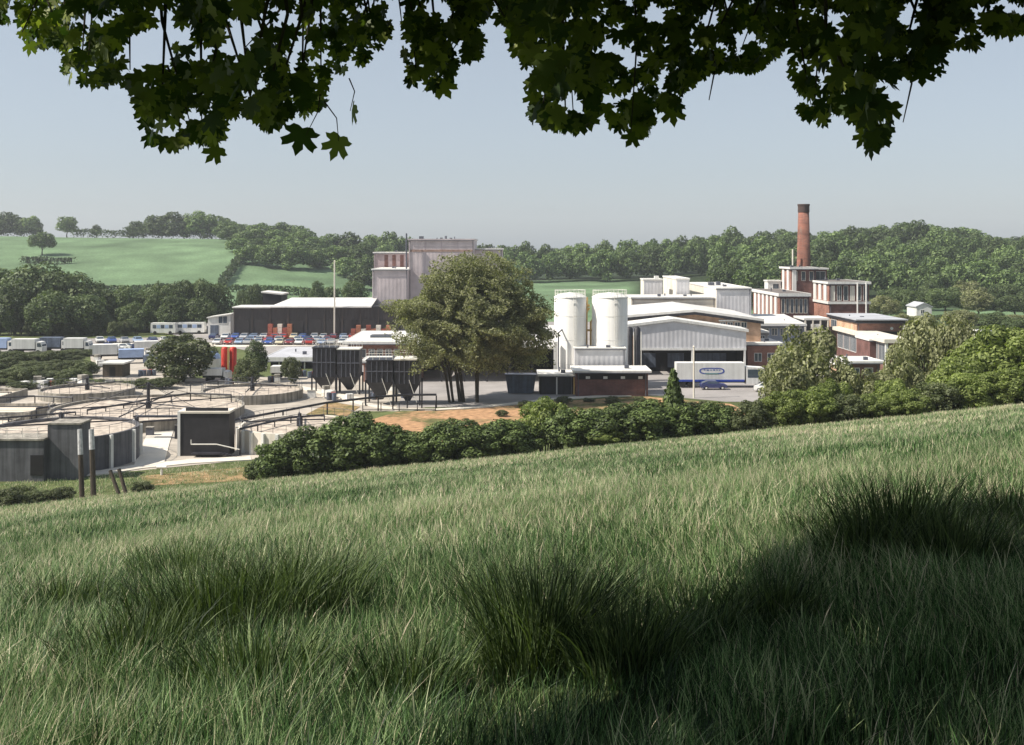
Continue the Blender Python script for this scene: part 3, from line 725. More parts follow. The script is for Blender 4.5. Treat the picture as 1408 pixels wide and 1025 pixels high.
e, a, b, h = building('tower_upper_wing', 'set back brownish upper wing with white coping left of the tower', 307, 318, 514, 560, 347, M('mauve_brown_render', (.40, .32, .33), .8, .2, .4), pale_roof)
m_ = MB()
for i in range(3): m_.box(a + 3 + i * 2.2, a + 4 + i * 2.2, -.05, 0, h - 5, h - .8)
m_.build('louvre', brick_dark, e)
e, a, b, h = building('tower_rear_wing', 'mauve grey wing with white coping adjoining the tower on the silo side', 295, 310, 653, 691, 342, clad_pink, pale_roof)

# ---- long dark shed with pale roof
def long_shed():
    D = 275.0; x0, x1 = X(322, D), X(545, D); xm = X(372, D); ze = Z(421, D)
    e = empty('long_shed', ((x0 + x1) / 2, D, 0), 0, 'long low dark brown shed with a pale roof behind the row of parked cars', 'shed'); ox = (x0 + x1) / 2
    m = MB(); m.box(x0 - ox, x1 - ox, 0, 13, 0, ze - .5); m.build('wall', clad_dark, e)
    m = MB(); zr = Z(411, D + 12) ; xr = X(511, D)
    m.add([(xm - ox, -.6, ze - .4), (xr - ox, -.6, ze - .4), (xr - ox, 12, zr), (xm - ox + 3, 12, zr), (xm - ox, -.6, ze - .1), (xr - ox, -.6, ze - .1), (xr - ox, 12, zr + .3), (xm - ox + 3, 12, zr + .3)],
          [(0, 1, 5, 4), (4, 5, 6, 7), (1, 2, 6, 5), (3, 0, 4, 7), (0, 3, 2, 1), (2, 3, 7, 6)]); m.build('roof', roof_sheet, e)
    m = MB(); m.box(x0 - ox - .4, xm - ox - .05, -.6, 9, ze - .5, ze - .2); m.build('side_roof', roof_sheet, e)
    m = MB(); m.box(xr - ox + .05, x1 - ox + .3, -.3, 10, ze - .5, ze - .1); m.build('end_roof', dark_steel, e)
    w_ = (x1 - x0) / 9
    for i in range(9):
        m = MB(); a = x0 - ox + i * w_ + .5; m.box(a, a + w_ * .72, -.12, -.02, .1, ze - 3.4)
        m.build('bay_door', M('shed_door_brown', (.032, .027, .028), .7, .3), e)
    for i in range(10):
        m = MB(); a = x0 - ox + i * w_; m.box(a - .1, a + .14, -.22, -.02, 0, ze - .6)
        m.build('door_post', M('brown_post', (.07, .055, .05), .7, .2), e)
    # dark raised gable at the left end
    g = empty('dark_annexe', (X(375, 300), 300, 0), 0, 'small black gable ended annexe rising behind the long shed roof', 'shed')
    xa, xb = X(361, 300) - X(375, 300), X(387, 300) - X(375, 300)
    m = MB(); m.prism_y([(xa, 0), (xb, 0), (xb, Z(406, 300)), (xa, Z(403, 300))], 0, 8); m.build('wall', black_void, g)
    m = MB(); m.prism_y([(xa - .3, Z(403, 300) + .02), (xb + .3, Z(406, 300) + .02), (xb + .3, Z(406, 300) + .4), (xa - .3, Z(403, 300) + .4)], -.4, 8.4); m.build('roof', pale_roof, g)
long_shed()

# ---- white tall shed left of the cars
D = 285; e = empty('white_shed', (X(301, D), D, 0), 0, 'white lean roofed shed at the left end of the car row', 'shed')
xa, xb = X(286, D) - X(301, D), X(317, D) - X(301, D)
m = MB(); m.prism_y([(xa, 0), (xb, 0), (xb, Z(433, D)), (xa, Z(438, D))], 0, 7); m.build('wall', white_paint, e)
m = MB(); m.prism_y([(xa - .3, Z(438, D) + .02), (xb + .3, Z(433, D) + .02), (xb + .3, Z(433, D) + .3), (xa - .3, Z(438, D) + .3)], -.3, 7.3); m.build('roof', pale_roof, e)
window(e, xb - 3.2, xb - .8, 0, 3.0, 5.0, bars=2)
m = MB(); m.box(xa + .6, xa + 2.8, -.05, 0, 0, 2.6); m.build('door', skip_blue, e)

# ---- low brick office with flat white roof (centre)
e, a, b, h = building('low_office', 'low brick office with a broad flat white roof beside the conical hoppers', 212, 238, 478, 556, 470, brick_red, pale_roof, over=.9, tk=.5)
for i in range(6):
    x = a + .8 + i * (b - a - 1.2) / 6
    window(e, x, x + 1.15, 0, 1.5, 3.2, bars=1 if i % 2 else 2)
m = MB(); m.box(a + 3.2, a + 7.5, 9, 12, h, h + .5); m.build('roof_light', glass, e)
e, a, b, h = building('brick_store', 'small brick store with a white flat roof directly behind the hoppers', 186, 193, 500, 578, 496, brick_red, pale_roof, over=.4)
for i in range(3): window(e, a + 1 + i * 3, a + 2.4 + i * 3, 0, 1.0, 2.3)
# ---- pale canopy shed
e, a, b, h = building('canopy_shed', 'pale grey roofed canopy shed left of the dark hoppers', 207, 226, 372, 433, 491, black_void, roof_asb, over=1.2, tk=.9)  # black front wall paints in the shade under the open canopy
for i in range(5):
    m = MB(); xx = a - .6 + i * (b - a + 1.2) / 4; m.tube((xx, -.8, 0), (xx, -.8, h - .9), .13); m.build('post', white_paint, e)
# ---- dark hut in the thicket
e, a, b, h = building('garden_hut', 'squat dark timber hut with a pale roof in the thicket', 192, 196, 141, 168, 499, timber, pale_roof, cat='hut', over=.5, tk=.25)
m = MB(); m.box(-.5, .5, -.06, 0, 0, 1.9); m.build('door', black_void, e)

# ---- loading bay building behind the big tree: open front, lit roof
def open_bay(name, label, D0, D1, pl, pr, eave, back, roofmat, nposts, interior=black_void):
    x0, x1 = X(pl, D0), X(pr, D0); ox = (x0 + x1) / 2; ze = Z(eave, D0); dd = D1 - D0; zb = Z(back, D1)
    e = empty(name, (ox, D0, 0), 0, label, 'loading bay'); a, b = x0 - ox, x1 - ox
    m = MB(); m.box(a, b, dd - .3, dd, 0, ze); m.box(a, a + .3, 0, dd - .3, 0, ze); m.box(b - .3, b, 0, dd - .3, 0, ze); m.build('wall', interior, e)  # near-black walls put the bay's inner shade into the colour
    m = MB(); m.add([(a - .4, -.5, ze), (b + .4, -.5, ze), (b + .4, dd, zb), (a - .4, dd, zb), (a - .4, -.5, ze + .35), (b + .4, -.5, ze + .35), (b + .4, dd, zb + .35), (a - .4, dd, zb + .35)],
                    [(0, 3, 2, 1), (4, 5, 6, 7), (0, 1, 5, 4), (1, 2, 6, 5), (2, 3, 7, 6), (3, 0, 4, 7)]); m.build('roof', roofmat, e)
    for i in range(nposts):
        x = a + .3 + (b - a - .6) * i / (nposts - 1); m = MB(); m.box(x - .15, x + .15, -.1, .2, 0, ze - .01); m.build('post', white_paint if i == nposts - 1 else dark_steel, e)
    return e, a, b, ze
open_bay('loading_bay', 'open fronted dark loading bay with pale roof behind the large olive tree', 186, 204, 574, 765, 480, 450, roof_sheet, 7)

# ---- gabled loading shed right of the silos
def gable_shed():
    D = 195.0; px = lambda p: X(p, D) - X(946, D)
    e = empty('gabled_loading_shed', (X(946, D), D, 0), 0, 'light grey gabled loading shed with a dark open front behind the white trailer', 'loading bay')
    A, B = px(879), px(1026); zb = Z(481, D); zl, zp, zr = Z(450, D), Z(442, D), Z(457, D); P = px(926); A0 = px(866)
    m = MB(); m.prism_y([(A, zb), (B, zb), (B, zr), (P, zp), (A0, zl)], 0, .35); m.build('gable_cladding', clad_grey, e)
    m = MB(); m.prism_y([(A0 - .4, zl + .02), (P, zp + .02), (B + .4, zr + .02), (B + .4, zr + .5), (P, zp + .5), (A0 - .4, zl + .5)], -.3, 7.0); m.build('roof', white_paint, e)
    m = MB(); m.box(A, B, -.12, -.01, zb - .12, zb + .25); m.build('fascia', white_paint, e)
    m = MB(); m.box(A, B, 6.5, 7, 0, zb); m.box(A, A + .3, .4, 6.5, 0, zb); m.box(B - .3, B, .4, 6.5, 0, zb); m.build('wall', black_void, e)  # inner shade of the open front coloured into these walls
    for p in (952, 1024):
        m = MB(); m.box(px(p) - .16, px(p) + .16, -.1, .3, 0, zb - .13); m.build('post', white_paint, e)
    for p0, p1 in ((888, 908), (925, 948), (965, 1008)):
        m = MB(); m.box(px(p0), px(p1), 6.3, 6.48, .8, 3.4); m.build('dock_door', skip_blue, e)
gable_shed()
# ---- brick gabled hall behind it with pale roof
def brick_hall():
    D = 203.0; px = lambda p: X(p, D) - X(955, D)
    e = empty('brick_hall', (X(955, D), D, 0), 0, 'brick gabled hall with a wide pale roof rising behind the gabled loading shed', 'building')
    A, P, B = px(862), px(955), px(1046); zl, zp, zr = Z(437, D), Z(429, D), Z(442, D)
    m = MB(); m.prism_y([(A, 0), (B, 0), (B, zr), (P, zp), (A, zl)], 0, 28); m.build('wall', brick_orange, e)
    m = MB(); m.prism_y([(A - .5, zl + .01), (P, zp + .01), (P, zp + .45), (A - .5, zl + .45)], -.5, 28.5); m.build('roof', roof_sheet, e)
    m = MB(); m.prism_y([(P + .01, zp + .01), (B + .5, zr + .01), (B + .5, zr + .45), (P + .01, zp + .45)], -.5, 28.5); m.build('roof', roof_sheet, e)
    m = MB(); m.prism_y([(A - .5, zl - .5), (P, zp - .5), (B + .5, zr - .5), (B + .5, zr - .01), (P, zp - .01), (A - .5, zl - .01)], -.55, -.05); m.build('verge_shade_strip', dark_steel, e)  # dark strip standing in for the shade under the verge
    for p in (990, 1000, 1010, 1019):
        window(e, px(p), px(p + 8), 0, Z(451, D), Z(443, D), bars=2)
    m = MB(); m.box(px(988), px(1030), -.3, -.01, Z(442, D), Z(440, D)); m.build('window_hood', white_paint, e)
brick_hall()
# ---- pale blocks behind
e, a, b, h = building('roof_tank_house', 'small square pale grey block at the left of the white factory roofs', 255, 261, 885, 911, 384, clad_grey, pale_roof, lit_left_wall=clad_cream, over=.1, tk=.3)  # cream on the left edge is the grey wall's sunlit tone
m = MB(); m.box(.6, 1.6, 2, 3, h, h + .7); m.build('vent', white_paint, e)
e, a, b, h = building('cream_block', 'tall cream block with a narrow dark doorway on its shaded side', 250, 272, 930, 948, 383, clad_grey, pale_roof, lit_left_wall=clad_cream, over=.1, tk=.3)  # cream left face, grey front: sunlit and shaded tones of one wall
m = MB(); m.box(a + .5, a + 1.3, -.06, 0, Z(418, 250), Z(407, 250)); m.build('door', black_void, e)
e, a, b, h = building('white_process_block', 'large pale block with sunlit cream flank beside the old brick factory', 235, 272, 985, 1033, 396, clad_grey, pale_roof, lit_left_wall=clad_cream, over=.1, tk=.3)  # flank coloured cream for sunlight, front grey for shade
m = MB(); m.box(a + 1, a + 2.2, 14, 16, h, h + .7); m.box(a + 3, a + 3.8, 15, 17, h, h + .8); m.build('roof_vent', pipe_grey, e)
e, a, b, h = building('cream_link', 'low cream link roof between the cream block and the brick hall', 236, 249, 868, 984, 409, clad_cream, pale_roof, over=.1, tk=.3)

felt_roof = M('roofing_felt', (.16, .14, .13), .9, .3, .4)
# ---- old brick factory with chimney
def pilaster_face(e, y0, y1, xf, z0, z1, n, w_=.55, mat=white_paint, name='pilaster'):
    for i in range(n):
        c = y0 + (y1 - y0) * (i + .5) / n; m = MB(); m.box(xf - .25, xf - .01, c - w_, c + w_, z0, z1); m.build(name, mat, e)
e, a, b, h = building('old_factory_low_block', 'old brick factory block with cream pilasters on its sunlit flank, beside the pale process block', 255, 283, 1072, 1113, 404, brick_dark, felt_roof, over=.3, tk=.8, lit_left_wall=brick_red)  # redder flank is the dark brick with sunlight in its colour
pilaster_face(e, 1, 27, a, 6.0, h - .9, 6, 1.0)
for i in range(6): window(e, a + .4 + i * 1.05, a + 1.2 + i * 1.05, 0, h - 4.6, h - 1.2, frame=cream_paint, bars=1)
e, a, b, h = building('old_factory_main_block', 'widest upper block of the old brick factory with white framed window row', 262, 281, 1140, 1195, 388, brick_dark, felt_roof, over=.4, tk=.6, lit_left_wall=brick_red)  # flank brick lightened to its sunlit tone
pilaster_face(e, .5, 18.5, a, h - 4.6, h - .7, 4, 1.1)
m = MB(); m.box(a - .35, b + .3, -.35, 0, h - 5.3, h - 4.7); m.box(a - .35, a, 0, 19, h - 5.3, h - 4.7); m.build('string_course', white_paint, e)
for i in range(6):
    x = a + .3 + i * 1.58; window(e, x, x + 1.1, 0, h - 4.5, h - .9, frame=white_paint, bars=1 + (i % 2), pane=glass if i % 3 else cream_paint)
for p in (1178, 1190):
    m = MB(); xx = X(p, 262) - X(1167.5, 262); m.tube((xx, -.6, 3), (xx, -.6, h - .3), .18); m.build('downpipe', white_paint, e)
e, a, b, h = building('old_factory_top_block', 'topmost block of the old brick factory at the foot of the chimney', 275, 285, 1088, 1122, 368, brick_dark, felt_roof, over=.5, tk=.5, lit_left_wall=brick_red)  # lighter left brick carries the sunlit tone
pilaster_face(e, .4, 9.6, a, h - 6, h - .6, 2, .9)
for i in range(3): window(e, a + .5 + i * 2.0, a + 1.6 + i * 2.0, 0, h - 3.4, h - 1.0, frame=cream_paint, bars=1)
m = MB(); m.box(a + .2, a + 1.2, -.4, -.02, 4, h - .6); m.build('pilaster', white_paint, e)
e, a, b, h = building('old_factory_rear_block', 'narrow roof block just right of the chimney foot', 279, 286, 1118, 1137, 369, brick_dark, felt_roof, over=.4, tk=.4)
window(e, a + .4, b - .4, 0, h - 3, h - .8, bars=2)
e, a, b, h = building('stair_head', 'little white stair head left of the old factory roofs', 284, 288, 1056, 1074, 386, white_paint, pale_roof, cat='building', over=.2, tk=.3)
window(e, a + 1.2, b - .5, 0, h - 2.6, h - .8, bars=1)
m = MB(); D = 290.0
e = empty('factory_chimney', (X(1105, D), D, 0), 0, 'tall tapering red brick factory chimney with a dark sooty top', 'chimney')
top = Z(281, D)
m.lathe([(2.15, 0), (1.95, 12), (1.42, top - 2.2), (1.42, top - 2.2)], 28); m.build('shaft', brick_stack, e, True)
m = MB(); m.lathe([(1.43, top - 2.25), (1.52, top - 2.1), (1.50, top - .5), (1.62, top - .4), (1.60, top), (1.15, top), (1.15, top - 4)], 28); m.build('crown', M('sooty_brick', (.07, .045, .04), .9, .3), e)
m = MB(); m.tube((-3.4, -2, 0), (-3.4, -2, 17.9 + 4.5), .22, n=8); m = m.build('thin_flue', cream_paint); m.location = e.location; tag(m, 'thin cream flue pipe standing left of the brick chimney', 'flue')

# ---- lower buildings at the right end
e, a, b, h = building('grey_workshop', 'blue grey workshop with a pale roof below the old brick factory', 222, 240, 1046, 1106, 446, M('blue_grey_render', (.28, .31, .38), .8, .25, .6), roof_sheet, over=.4, tk=.4)
m = MB(); zb_ = Z(432, 240)
m.add([(a - .3, 0, h + .1), (b + .3, 0, h + .1), (b + .3, 17.8, zb_), (a - .3, 17.8, zb_), (a - .3, 17.8, h + .1), (b + .3, 17.8, h + .1)], [(0, 1, 2, 3), (0, 3, 4), (1, 5, 2), (3, 2, 5, 4), (0, 4, 5, 1)]); m.build('sloping_roof', roof_sheet, e)
for i in range(5): window(e, a + .5 + i * 1.7, a + 1.7 + i * 1.7, 0, h - 2.3, h - .8, frame=cream_paint, bars=2)
e, a, b, h = building('timber_link', 'open framed link with cream posts between workshop and brick wing', 232, 240, 1107, 1138, 438, dark_steel, pale_roof, over=.3, tk=.4)
for i in range(4):
    m = MB(); x = a + (b - a) * i / 3; m.box(x - .14, x + .14, -.4, -.1, 0, h - .45); m.build('post', cream_paint, e)
m = MB(); m.box(a, b, -.35, -.15, h - 3.0, h - 2.6); m.build('rail', cream_paint, e)
m = MB(); m.box(a + 1.2, a + 3.2, -.32, -.02, h - 2.2, h - 1.2); m.build('sign_panel', white_paint, e)
e, a, b, h = building('brick_wing', 'long brick wing with an overhanging dark flat roof', 220, 239, 1178, 1241, 441, brick_red, dark_steel, over=.35, tk=.5, trim=dark_steel, lit_left_wall=brick_orange)  # orange left brick is the red brick's sunlit tone
m = MB(); m.box(a - .5, b + .8, -1.0, 19.5, h + .08, h + .3); m.build('roof_slab', grey_roof, e)
window(e, 13.5, 17.5, a, h - 3.0, h - .8, face='side', bars=3)
m = MB(); m.box(a + 2.5, b - .6, -.08, -.0, h - 2.9, h - 2.2); m.build('window_band', black_void, e)
m = MB(); m.tube((b - 2.2, -.12, h - 1.6), (b - 2.2, -.02, h - 1.6), .3, n=16); m.build('wall_lamp', white_paint, e)
D = 200.0; h = Z(471, D); x0 = X(1216, D)
e = empty('glazed_annexe', (x0, D, 0), 0, 'glazed annexe under a long cream canopy at the right end of the factory', 'building')
m = MB(); m.box(-.2, 5.2, -.6, 32, h - .1, h + .6); m.build('canopy', cream_paint, e)
m = MB(); m.box(.5, 4.8, .3, 31, 0, h - .12); m.build('wall', brick_dark, e)
for i in range(7): window(e, .6 + i * 4.3, 4.5 + i * 4.3, .5, 1.9, h - .4, face='side', bars=5)
m = MB(); m.box(.1, .55, -.4, 0, 0, h - .12); m.build('corner_post', white_paint, e)
e, a, b, h = building('canopy_upper', 'thin white upper canopy roof beside the brick wing', 206, 214, 1196, 1242, 467, brick_dark, white_paint, over=.2, tk=.3)
e, a, b, h = building('annexe_porch', 'low pale roofed porch in front of the glazed annexe', 188, 196, 1166, 1210, 497, brick_dark, pale_roof, over=.5, tk=.35)
window(e, a + .5, a + 2, 0, .9, 2.2); window(e, a + 2.8, a + 4.3, 0, .9, 2.2)
e, a, b, h = building('brick_kiosk', 'tiny orange brick kiosk below the low pale porch', 178, 181, 1150, 1168, 501, brick_orange, pale_roof, over=.15, tk=.2)
e, a, b, h = building('side_store', 'brick store with a white roof edge right of the gabled loading shed', 200, 210, 1028, 1074, 472, brick_red, pale_roof, over=.3, tk=.4)
window(e, a + 1.2, a + 2.6, 0, 2.0, 3.6); window(e, a + 3.6, a + 5.0, 0, 2.0, 3.6)
e, a, b, h = building('plant_room', 'cluttered little plant room between brick hall and grey workshop', 211, 218, 1030, 1056, 456, M('stained_render', (.33, .31, .31), .8, .4, 1.2), pale_roof, over=.2, tk=.3)
window(e, a + .4, a + 1.5, 0, h - 2.2, h - .8); window(e, a + 2.0, a + 3.1, 0, h - 2.2, h - .8)
m = MB(); m.tube((a + .4, 1, h), (a + .4, 1, h + 1.3), .2); m.box(a + 1.2, a + 2.4, 1, 2.4, h, h + .9); m.build('roof_plant', white_paint, e)
# small white house, shed in trees
D = 330.0; e = empty('white_house', (X(1272, D), D, 0), 0, 'small white gabled house half hidden in trees right of the factory', 'house')
m = MB(); m.prism_y([(-2.6, 0), (2.0, 0), (2.0, Z(423, D)), (-.3, Z(418, D)), (-2.6, Z(423, D))], 0, 8); m.build('wall', white_paint, e)
m = MB(); m.prism_y([(-2.9, Z(423, D)), (-.3, Z(418, D) + .05), (2.3, Z(423, D)), (2.3, Z(423, D) + .3), (-.3, Z(418, D) + .4), (-2.9, Z(423, D) + .3)], -.2, 8.2); m.build('roof', grey_roof, e)
window(e, -1.4, -.2, 0, 2.8, 4.0)
e, a, b, h = building('field_shed', 'low pale shed roof showing among trees below the wooded hill', 262, 268, 1354, 1379, 456, white_paint, grey_roof, cat='shed', over=.2, tk=.3)

# ---- silos
def silo(px, D, r, top, label):
    e = empty('milk_silo', (X(px, D), D, 0), 0, label, 'silo', 'tall white silos'); h = Z(top, D)
    m = MB(); m.lathe([(r, 0), (r, h - .9), (r - .02, h - .88)], 48); m.build('shell', SILO, e, True)
    m = MB(); m.lathe([(r + .05, h - .9), (r + .05, h - .75), (r * .7, h - .25), (0.01, h)], 48); m.build('dome', white_paint, e)
    for z in (h * .25, h * .5, h * .75):
        q = MB(); q.lathe([(r + .001, z - .06), (r + .03, z), (r + .001, z + .06)], 48); q.build('weld_band', white_paint, e)
    q = MB(); q.lathe([(r - .15, h - .2), (r - .15, h - .16)], 32)
    for i in range(20):
        t = 2 * pi * i / 20; c = (cos(t) * (r - .12), sin(t) * (r - .12)); q.tube((*c, h - .95), (*c, h + .35), .03, n=5)
        t2 = 2 * pi * (i + 1) / 20; d = (cos(t2) * (r - .12), sin(t2) * (r - .12)); q.tube((*c, h + .35), (*d, h + .35), .035, n=5)
    q.build('top_rail', rail_white, e)
    q = MB(); a = -pi * .42; c = Vector((cos(a), sin(a), 0)); t = Vector((-sin(a), cos(a), 0))
    for s in (-.25, .25):
        p = c * (r + .15) + t * s; q.tube((p.x, p.y, 0), (p.x, p.y, h + .3), .03, n=5)
    z = .3
    while z < h:
        p = c * (r + .15) - t * .25; p2 = c * (r + .15) + t * .25; q.tube((p.x, p.y, z), (p2.x, p2.y, z), .02, n=4); z += .6
    q.build('ladder', rail_white, e); return e
SILO = M('silo_enamel', (.80, .79, .76), .45, .05, .4, streak=.10)
silo(784, 181, 2.65, 402, 'left hand white milk silo with its pipe running down the outer side')
silo(838.5, 181, 2.95, 402, 'right hand white milk silo, slightly wider and lit from the side')
m = MB(); D = 178.0; q = MB()
e = empty('riser_pipe', (X(768, D), D, 0), 0, 'thin dark riser pipe against the outer side of the left silo', 'pipe')
m.tube((0, 0, 0), (0, 0, Z(458, D)), .12); m.tube((0, 0, Z(458, D)), (.9, 1.2, Z(452, D)), .12); m.build('pipe', pipe_grey, e)
m = MB(); m.box(-.75, -.15, .2, .8, 0, Z(470, D)); m.build('duct', white_paint, e)
e, a, b, h = building('silo_pump_house', 'pale grey boxy pump house joining the feet of the two silos', 176, 180, 790, 861, 479, clad_grey, pale_roof, over=.02, tk=.2)
D = 183.0; e = empty('silo_pipework', (X(818, D), D, 0), 0, 'bundle of bent white and ochre pipes between the silos', 'pipework')
for i, (dx, z0, z1, mt) in enumerate([(-1.4, 6.5, 12.2, yellow_paint), (-.7, 6.5, 10.4, yellow_paint), (0, 6.5, 9.6, dark_steel), (.35, 6.5, 9.8, white_paint), (.7, 6.5, 10.4, dark_steel), (1.05, 6.5, 10.6, white_paint)]):
    q = MB(); q.tube((dx, 0, 0), (dx, 0, z1), .17, n=8); q.tube((dx, 0, z1), (dx + .5, .5, z1 + .5), .17, n=8); q.build('pipe', mt, e)
q = MB(); q.box(-1.9, 1.4, -.25, .25, 8.9, 9.2); q.box(-1.9, -.9, -.5, .5, 13.0, 13.4); q.tube((-1.4, 0, 12), (-1.4, 0, 14.6), .25); q.build('bracket', yellow_paint, e)
D = 187.0; e = empty('dark_stack_tanks', (X(871, D), D, 0), 0, 'pair of narrow dark upright tanks squeezed between silo and gabled shed', 'tank')
for s in (-.65, .65):
    q = MB(); q.lathe([(.55, 0), (.55, Z(452, D)), (.3, Z(450, D)), (.01, Z(449, D))], 20, c=(s, 0)); q.build('tank', dark_steel, e, True)
for s in (-1.2, 0, 1.25):
    q = MB(); q.tube((s, -.7, 0), (s, -.7, Z(456, D)), .07, n=6); q.build('pipe', rail_white, e)
# brick hut with lights and dark garage below silos
e, a, b, h = building('brick_pump_hut', 'low red brick hut with a flat white roof at the foot of the silos', 168, 174.5, 792, 891, 510, brick_dark, white_paint, over=.5, tk=.28)
m = MB(); m.box(a + .2, b - .2, -.06, 0, h - 1.35, h - .4); m.build('clerestory', black_void, e)
for i in range(4):
    x = a + 1.8 + i * (b - a - 3.0) / 3 - .3; m = MB(); m.box(x, x + .65, -.12, -.07, h - 1.25, h - .85); m.build('light_panel', white_paint, e)  # white panels built in place of the hut's small lights
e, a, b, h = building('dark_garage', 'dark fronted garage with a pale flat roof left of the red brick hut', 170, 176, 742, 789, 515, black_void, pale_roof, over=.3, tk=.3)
m = MB(); m.box(-.1, .1, -.2, 0, 0, h - .4); m.build('door_post', white_paint, e)
for s in (-1, 1):
    m = MB(); m.box(min(s * .15, s * 2.4), max(s * .15, s * 2.4), -.08, 0, .05, h - .6); m.build('door', dark_steel, e)
m = MB(); m.box(b - .1, b + .15, -.25, 0, 0, h - .3); m.build('corner_post', yellow_paint, e)
D = 171.0; e = empty('skip_container', (X(716, D), D, 0), 0, 'blue grey steel skip container in front of the dark loading bay', 'skip')
m = MB(); m.prism_y([(-2.0, .1), (2.0, .1), (2.4, 2.9), (-2.4, 2.9)], 0, 2.2); m.build('body', skip_blue, e)
for i in range(6): m = MB(); x = -1.9 + i * .75; m.box(x, x + .12, -.1, 0, .2, 2.8); m.build('rib', skip_blue, e)
m = MB(); m.box(-2.5, 2.5, -.12, 2.3, 2.9, 3.02); m.build('rim', pipe_grey, e)

# ---- conical hoppers
def hopper(px, D, wpx, top, mid, tip, label, cap, rot=0.0):
    w_ = wpx * D / F / 2; zt, zm, z0 = Z(top, D), Z(mid, D), Z(tip, D)
    e = empty('storage_hopper', (X(px, D), D, 0), rot, label, 'hopper', 'dark storage hoppers on legs')
    m = MB(); m.box(-w_, w_, -w_, w_, zm, zt); m.build('bin', dark_steel, e)
    m = MB(); r = .35
    m.add([(-w_, -w_, zm), (w_, -w_, zm), (w_, w_, zm), (-w_, w_, zm), (-r, -r, z0), (r, -r, z0), (r, r, z0), (-r, r, z0)], [(0, 4, 5, 1), (1, 5, 6, 2), (2, 6, 7, 3), (3, 7, 4, 0), (4, 7, 6, 5)]); m.build('cone', dark_steel, e)
    for sx in (-1, 1):
        for sy in (-1, 1):
            q = MB(); q.box(sx * (w_ + .08) - .11, sx * (w_ + .08) + .11, sy * (w_ + .08) - .11, sy * (w_ + .08) + .11, 0, zm + .4); q.build('leg', dark_steel, e)
    q = MB()
    for k in range(1, 5): x = -w_ + 2 * w_ * k / 5; q.box(x - .05, x + .05, -w_ - .09, -w_ - .003, zm, zt - .05)
    q.box(-w_ - .06, w_ + .06, -w_ - .12, -w_ - .003, (zm + zt) / 2, (zm + zt) / 2 + .14); q.build('stiffener', pipe_grey, e)
    q = MB(); q.box(-w_ - .1, w_ + .1, -w_ - .1, w_ + .1, zt + .01, zt + .18); q.build('lid', cap, e)
    q = MB()
    for i in range(5):
        x = -w_ + 2 * w_ * i / 4
        for y in (-w_, w_): q.tube((x, y, zt + .18), (x, y, zt + 1.1), .03, n=5)
    for y in (-w_, w_): q.tube((-w_, y, zt + 1.1), (w_, y, zt + 1.1), .035, n=5)
    q.build('guard_rail', rail_white, e)
    q = MB(); q.tube((w_ * .9, -w_ - .3, 0.1), (w_ * .2, -w_ - .25, zm + .6), .05, n=5); q.build('brace', rail_white, e)
    return e
hopper(448, 172, 31, 478, 517, 536, 'left hopper of the taller pair, plain dark top', dark_steel)
hopper(481, 172, 30, 480, 517, 536, 'hopper of the taller pair next to the low office, with a pale lid', rail_white)
hopper(524, 160, 36, 495, 524, 549, 'nearer conical hopper with its dark lid left of the pale lidded one', dark_steel)
hopper(561, 160, 34, 494, 526, 551, 'nearer conical hopper with a pale lid beside the large olive tree', rail_white)
m = MB(); D = 158.0
e = empty('yard_railing', (X(540, 153), 153, 0), 0, 'dark steel railing along the kerb under the conical hoppers', 'railing')
m.tube((-4.2, 0, 1.15), (6, 0, 1.15), .05, n=6); m.tube((-4.2, 0, .25), (6, 0, .25), .05, n=6)
for i in range(5): m.tube((-4.2 + i * 2.55, 0, 0), (-4.2 + i * 2.55, 0, 1.2), .07, n=6)
m.build('rails', dark_steel, e)

# ---- red twin tank and pale tank
D = 193.0; e = empty('red_twin_tank', (X(315, D), D, 0), 0, 'bright red twin upright tank in front of the car row', 'tank')
for s in (-.75, .72):
    m = MB(); hh = Z(477, D); m.lathe([(.62, .5), (.62, hh - .3), (.4, hh - .05), (.01, hh)], 20, c=(s, 0)); m.build('tank', red_paint, e, True)
m = MB(); m.box(-1.5, 1.5, -.8, .8, 0, .5); m.build('plinth', concrete, e)
m = MB(); m.box(-.12, .12, -.75, -.5, .5, Z(479, D)); m.build('ladder', yellow_paint, e)
D = 200.0; e = empty('pale_blue_tank', (X(287, D), D, 0), 0, 'squat pale blue domed tank with a white base rim left of the red twin tank', 'tank')
m = MB(); m.lathe([(2.2, 0), (2.2, Z(493, D))], 32); m.build('base_ring', white_paint, e, True)
m = MB(); m.lathe([(2.15, Z(493, D)), (2.0, Z(488, D)), (1.3, Z(484, D)), (.01, Z(483, D))], 32); m.build('dome', pale_blue, e, True)

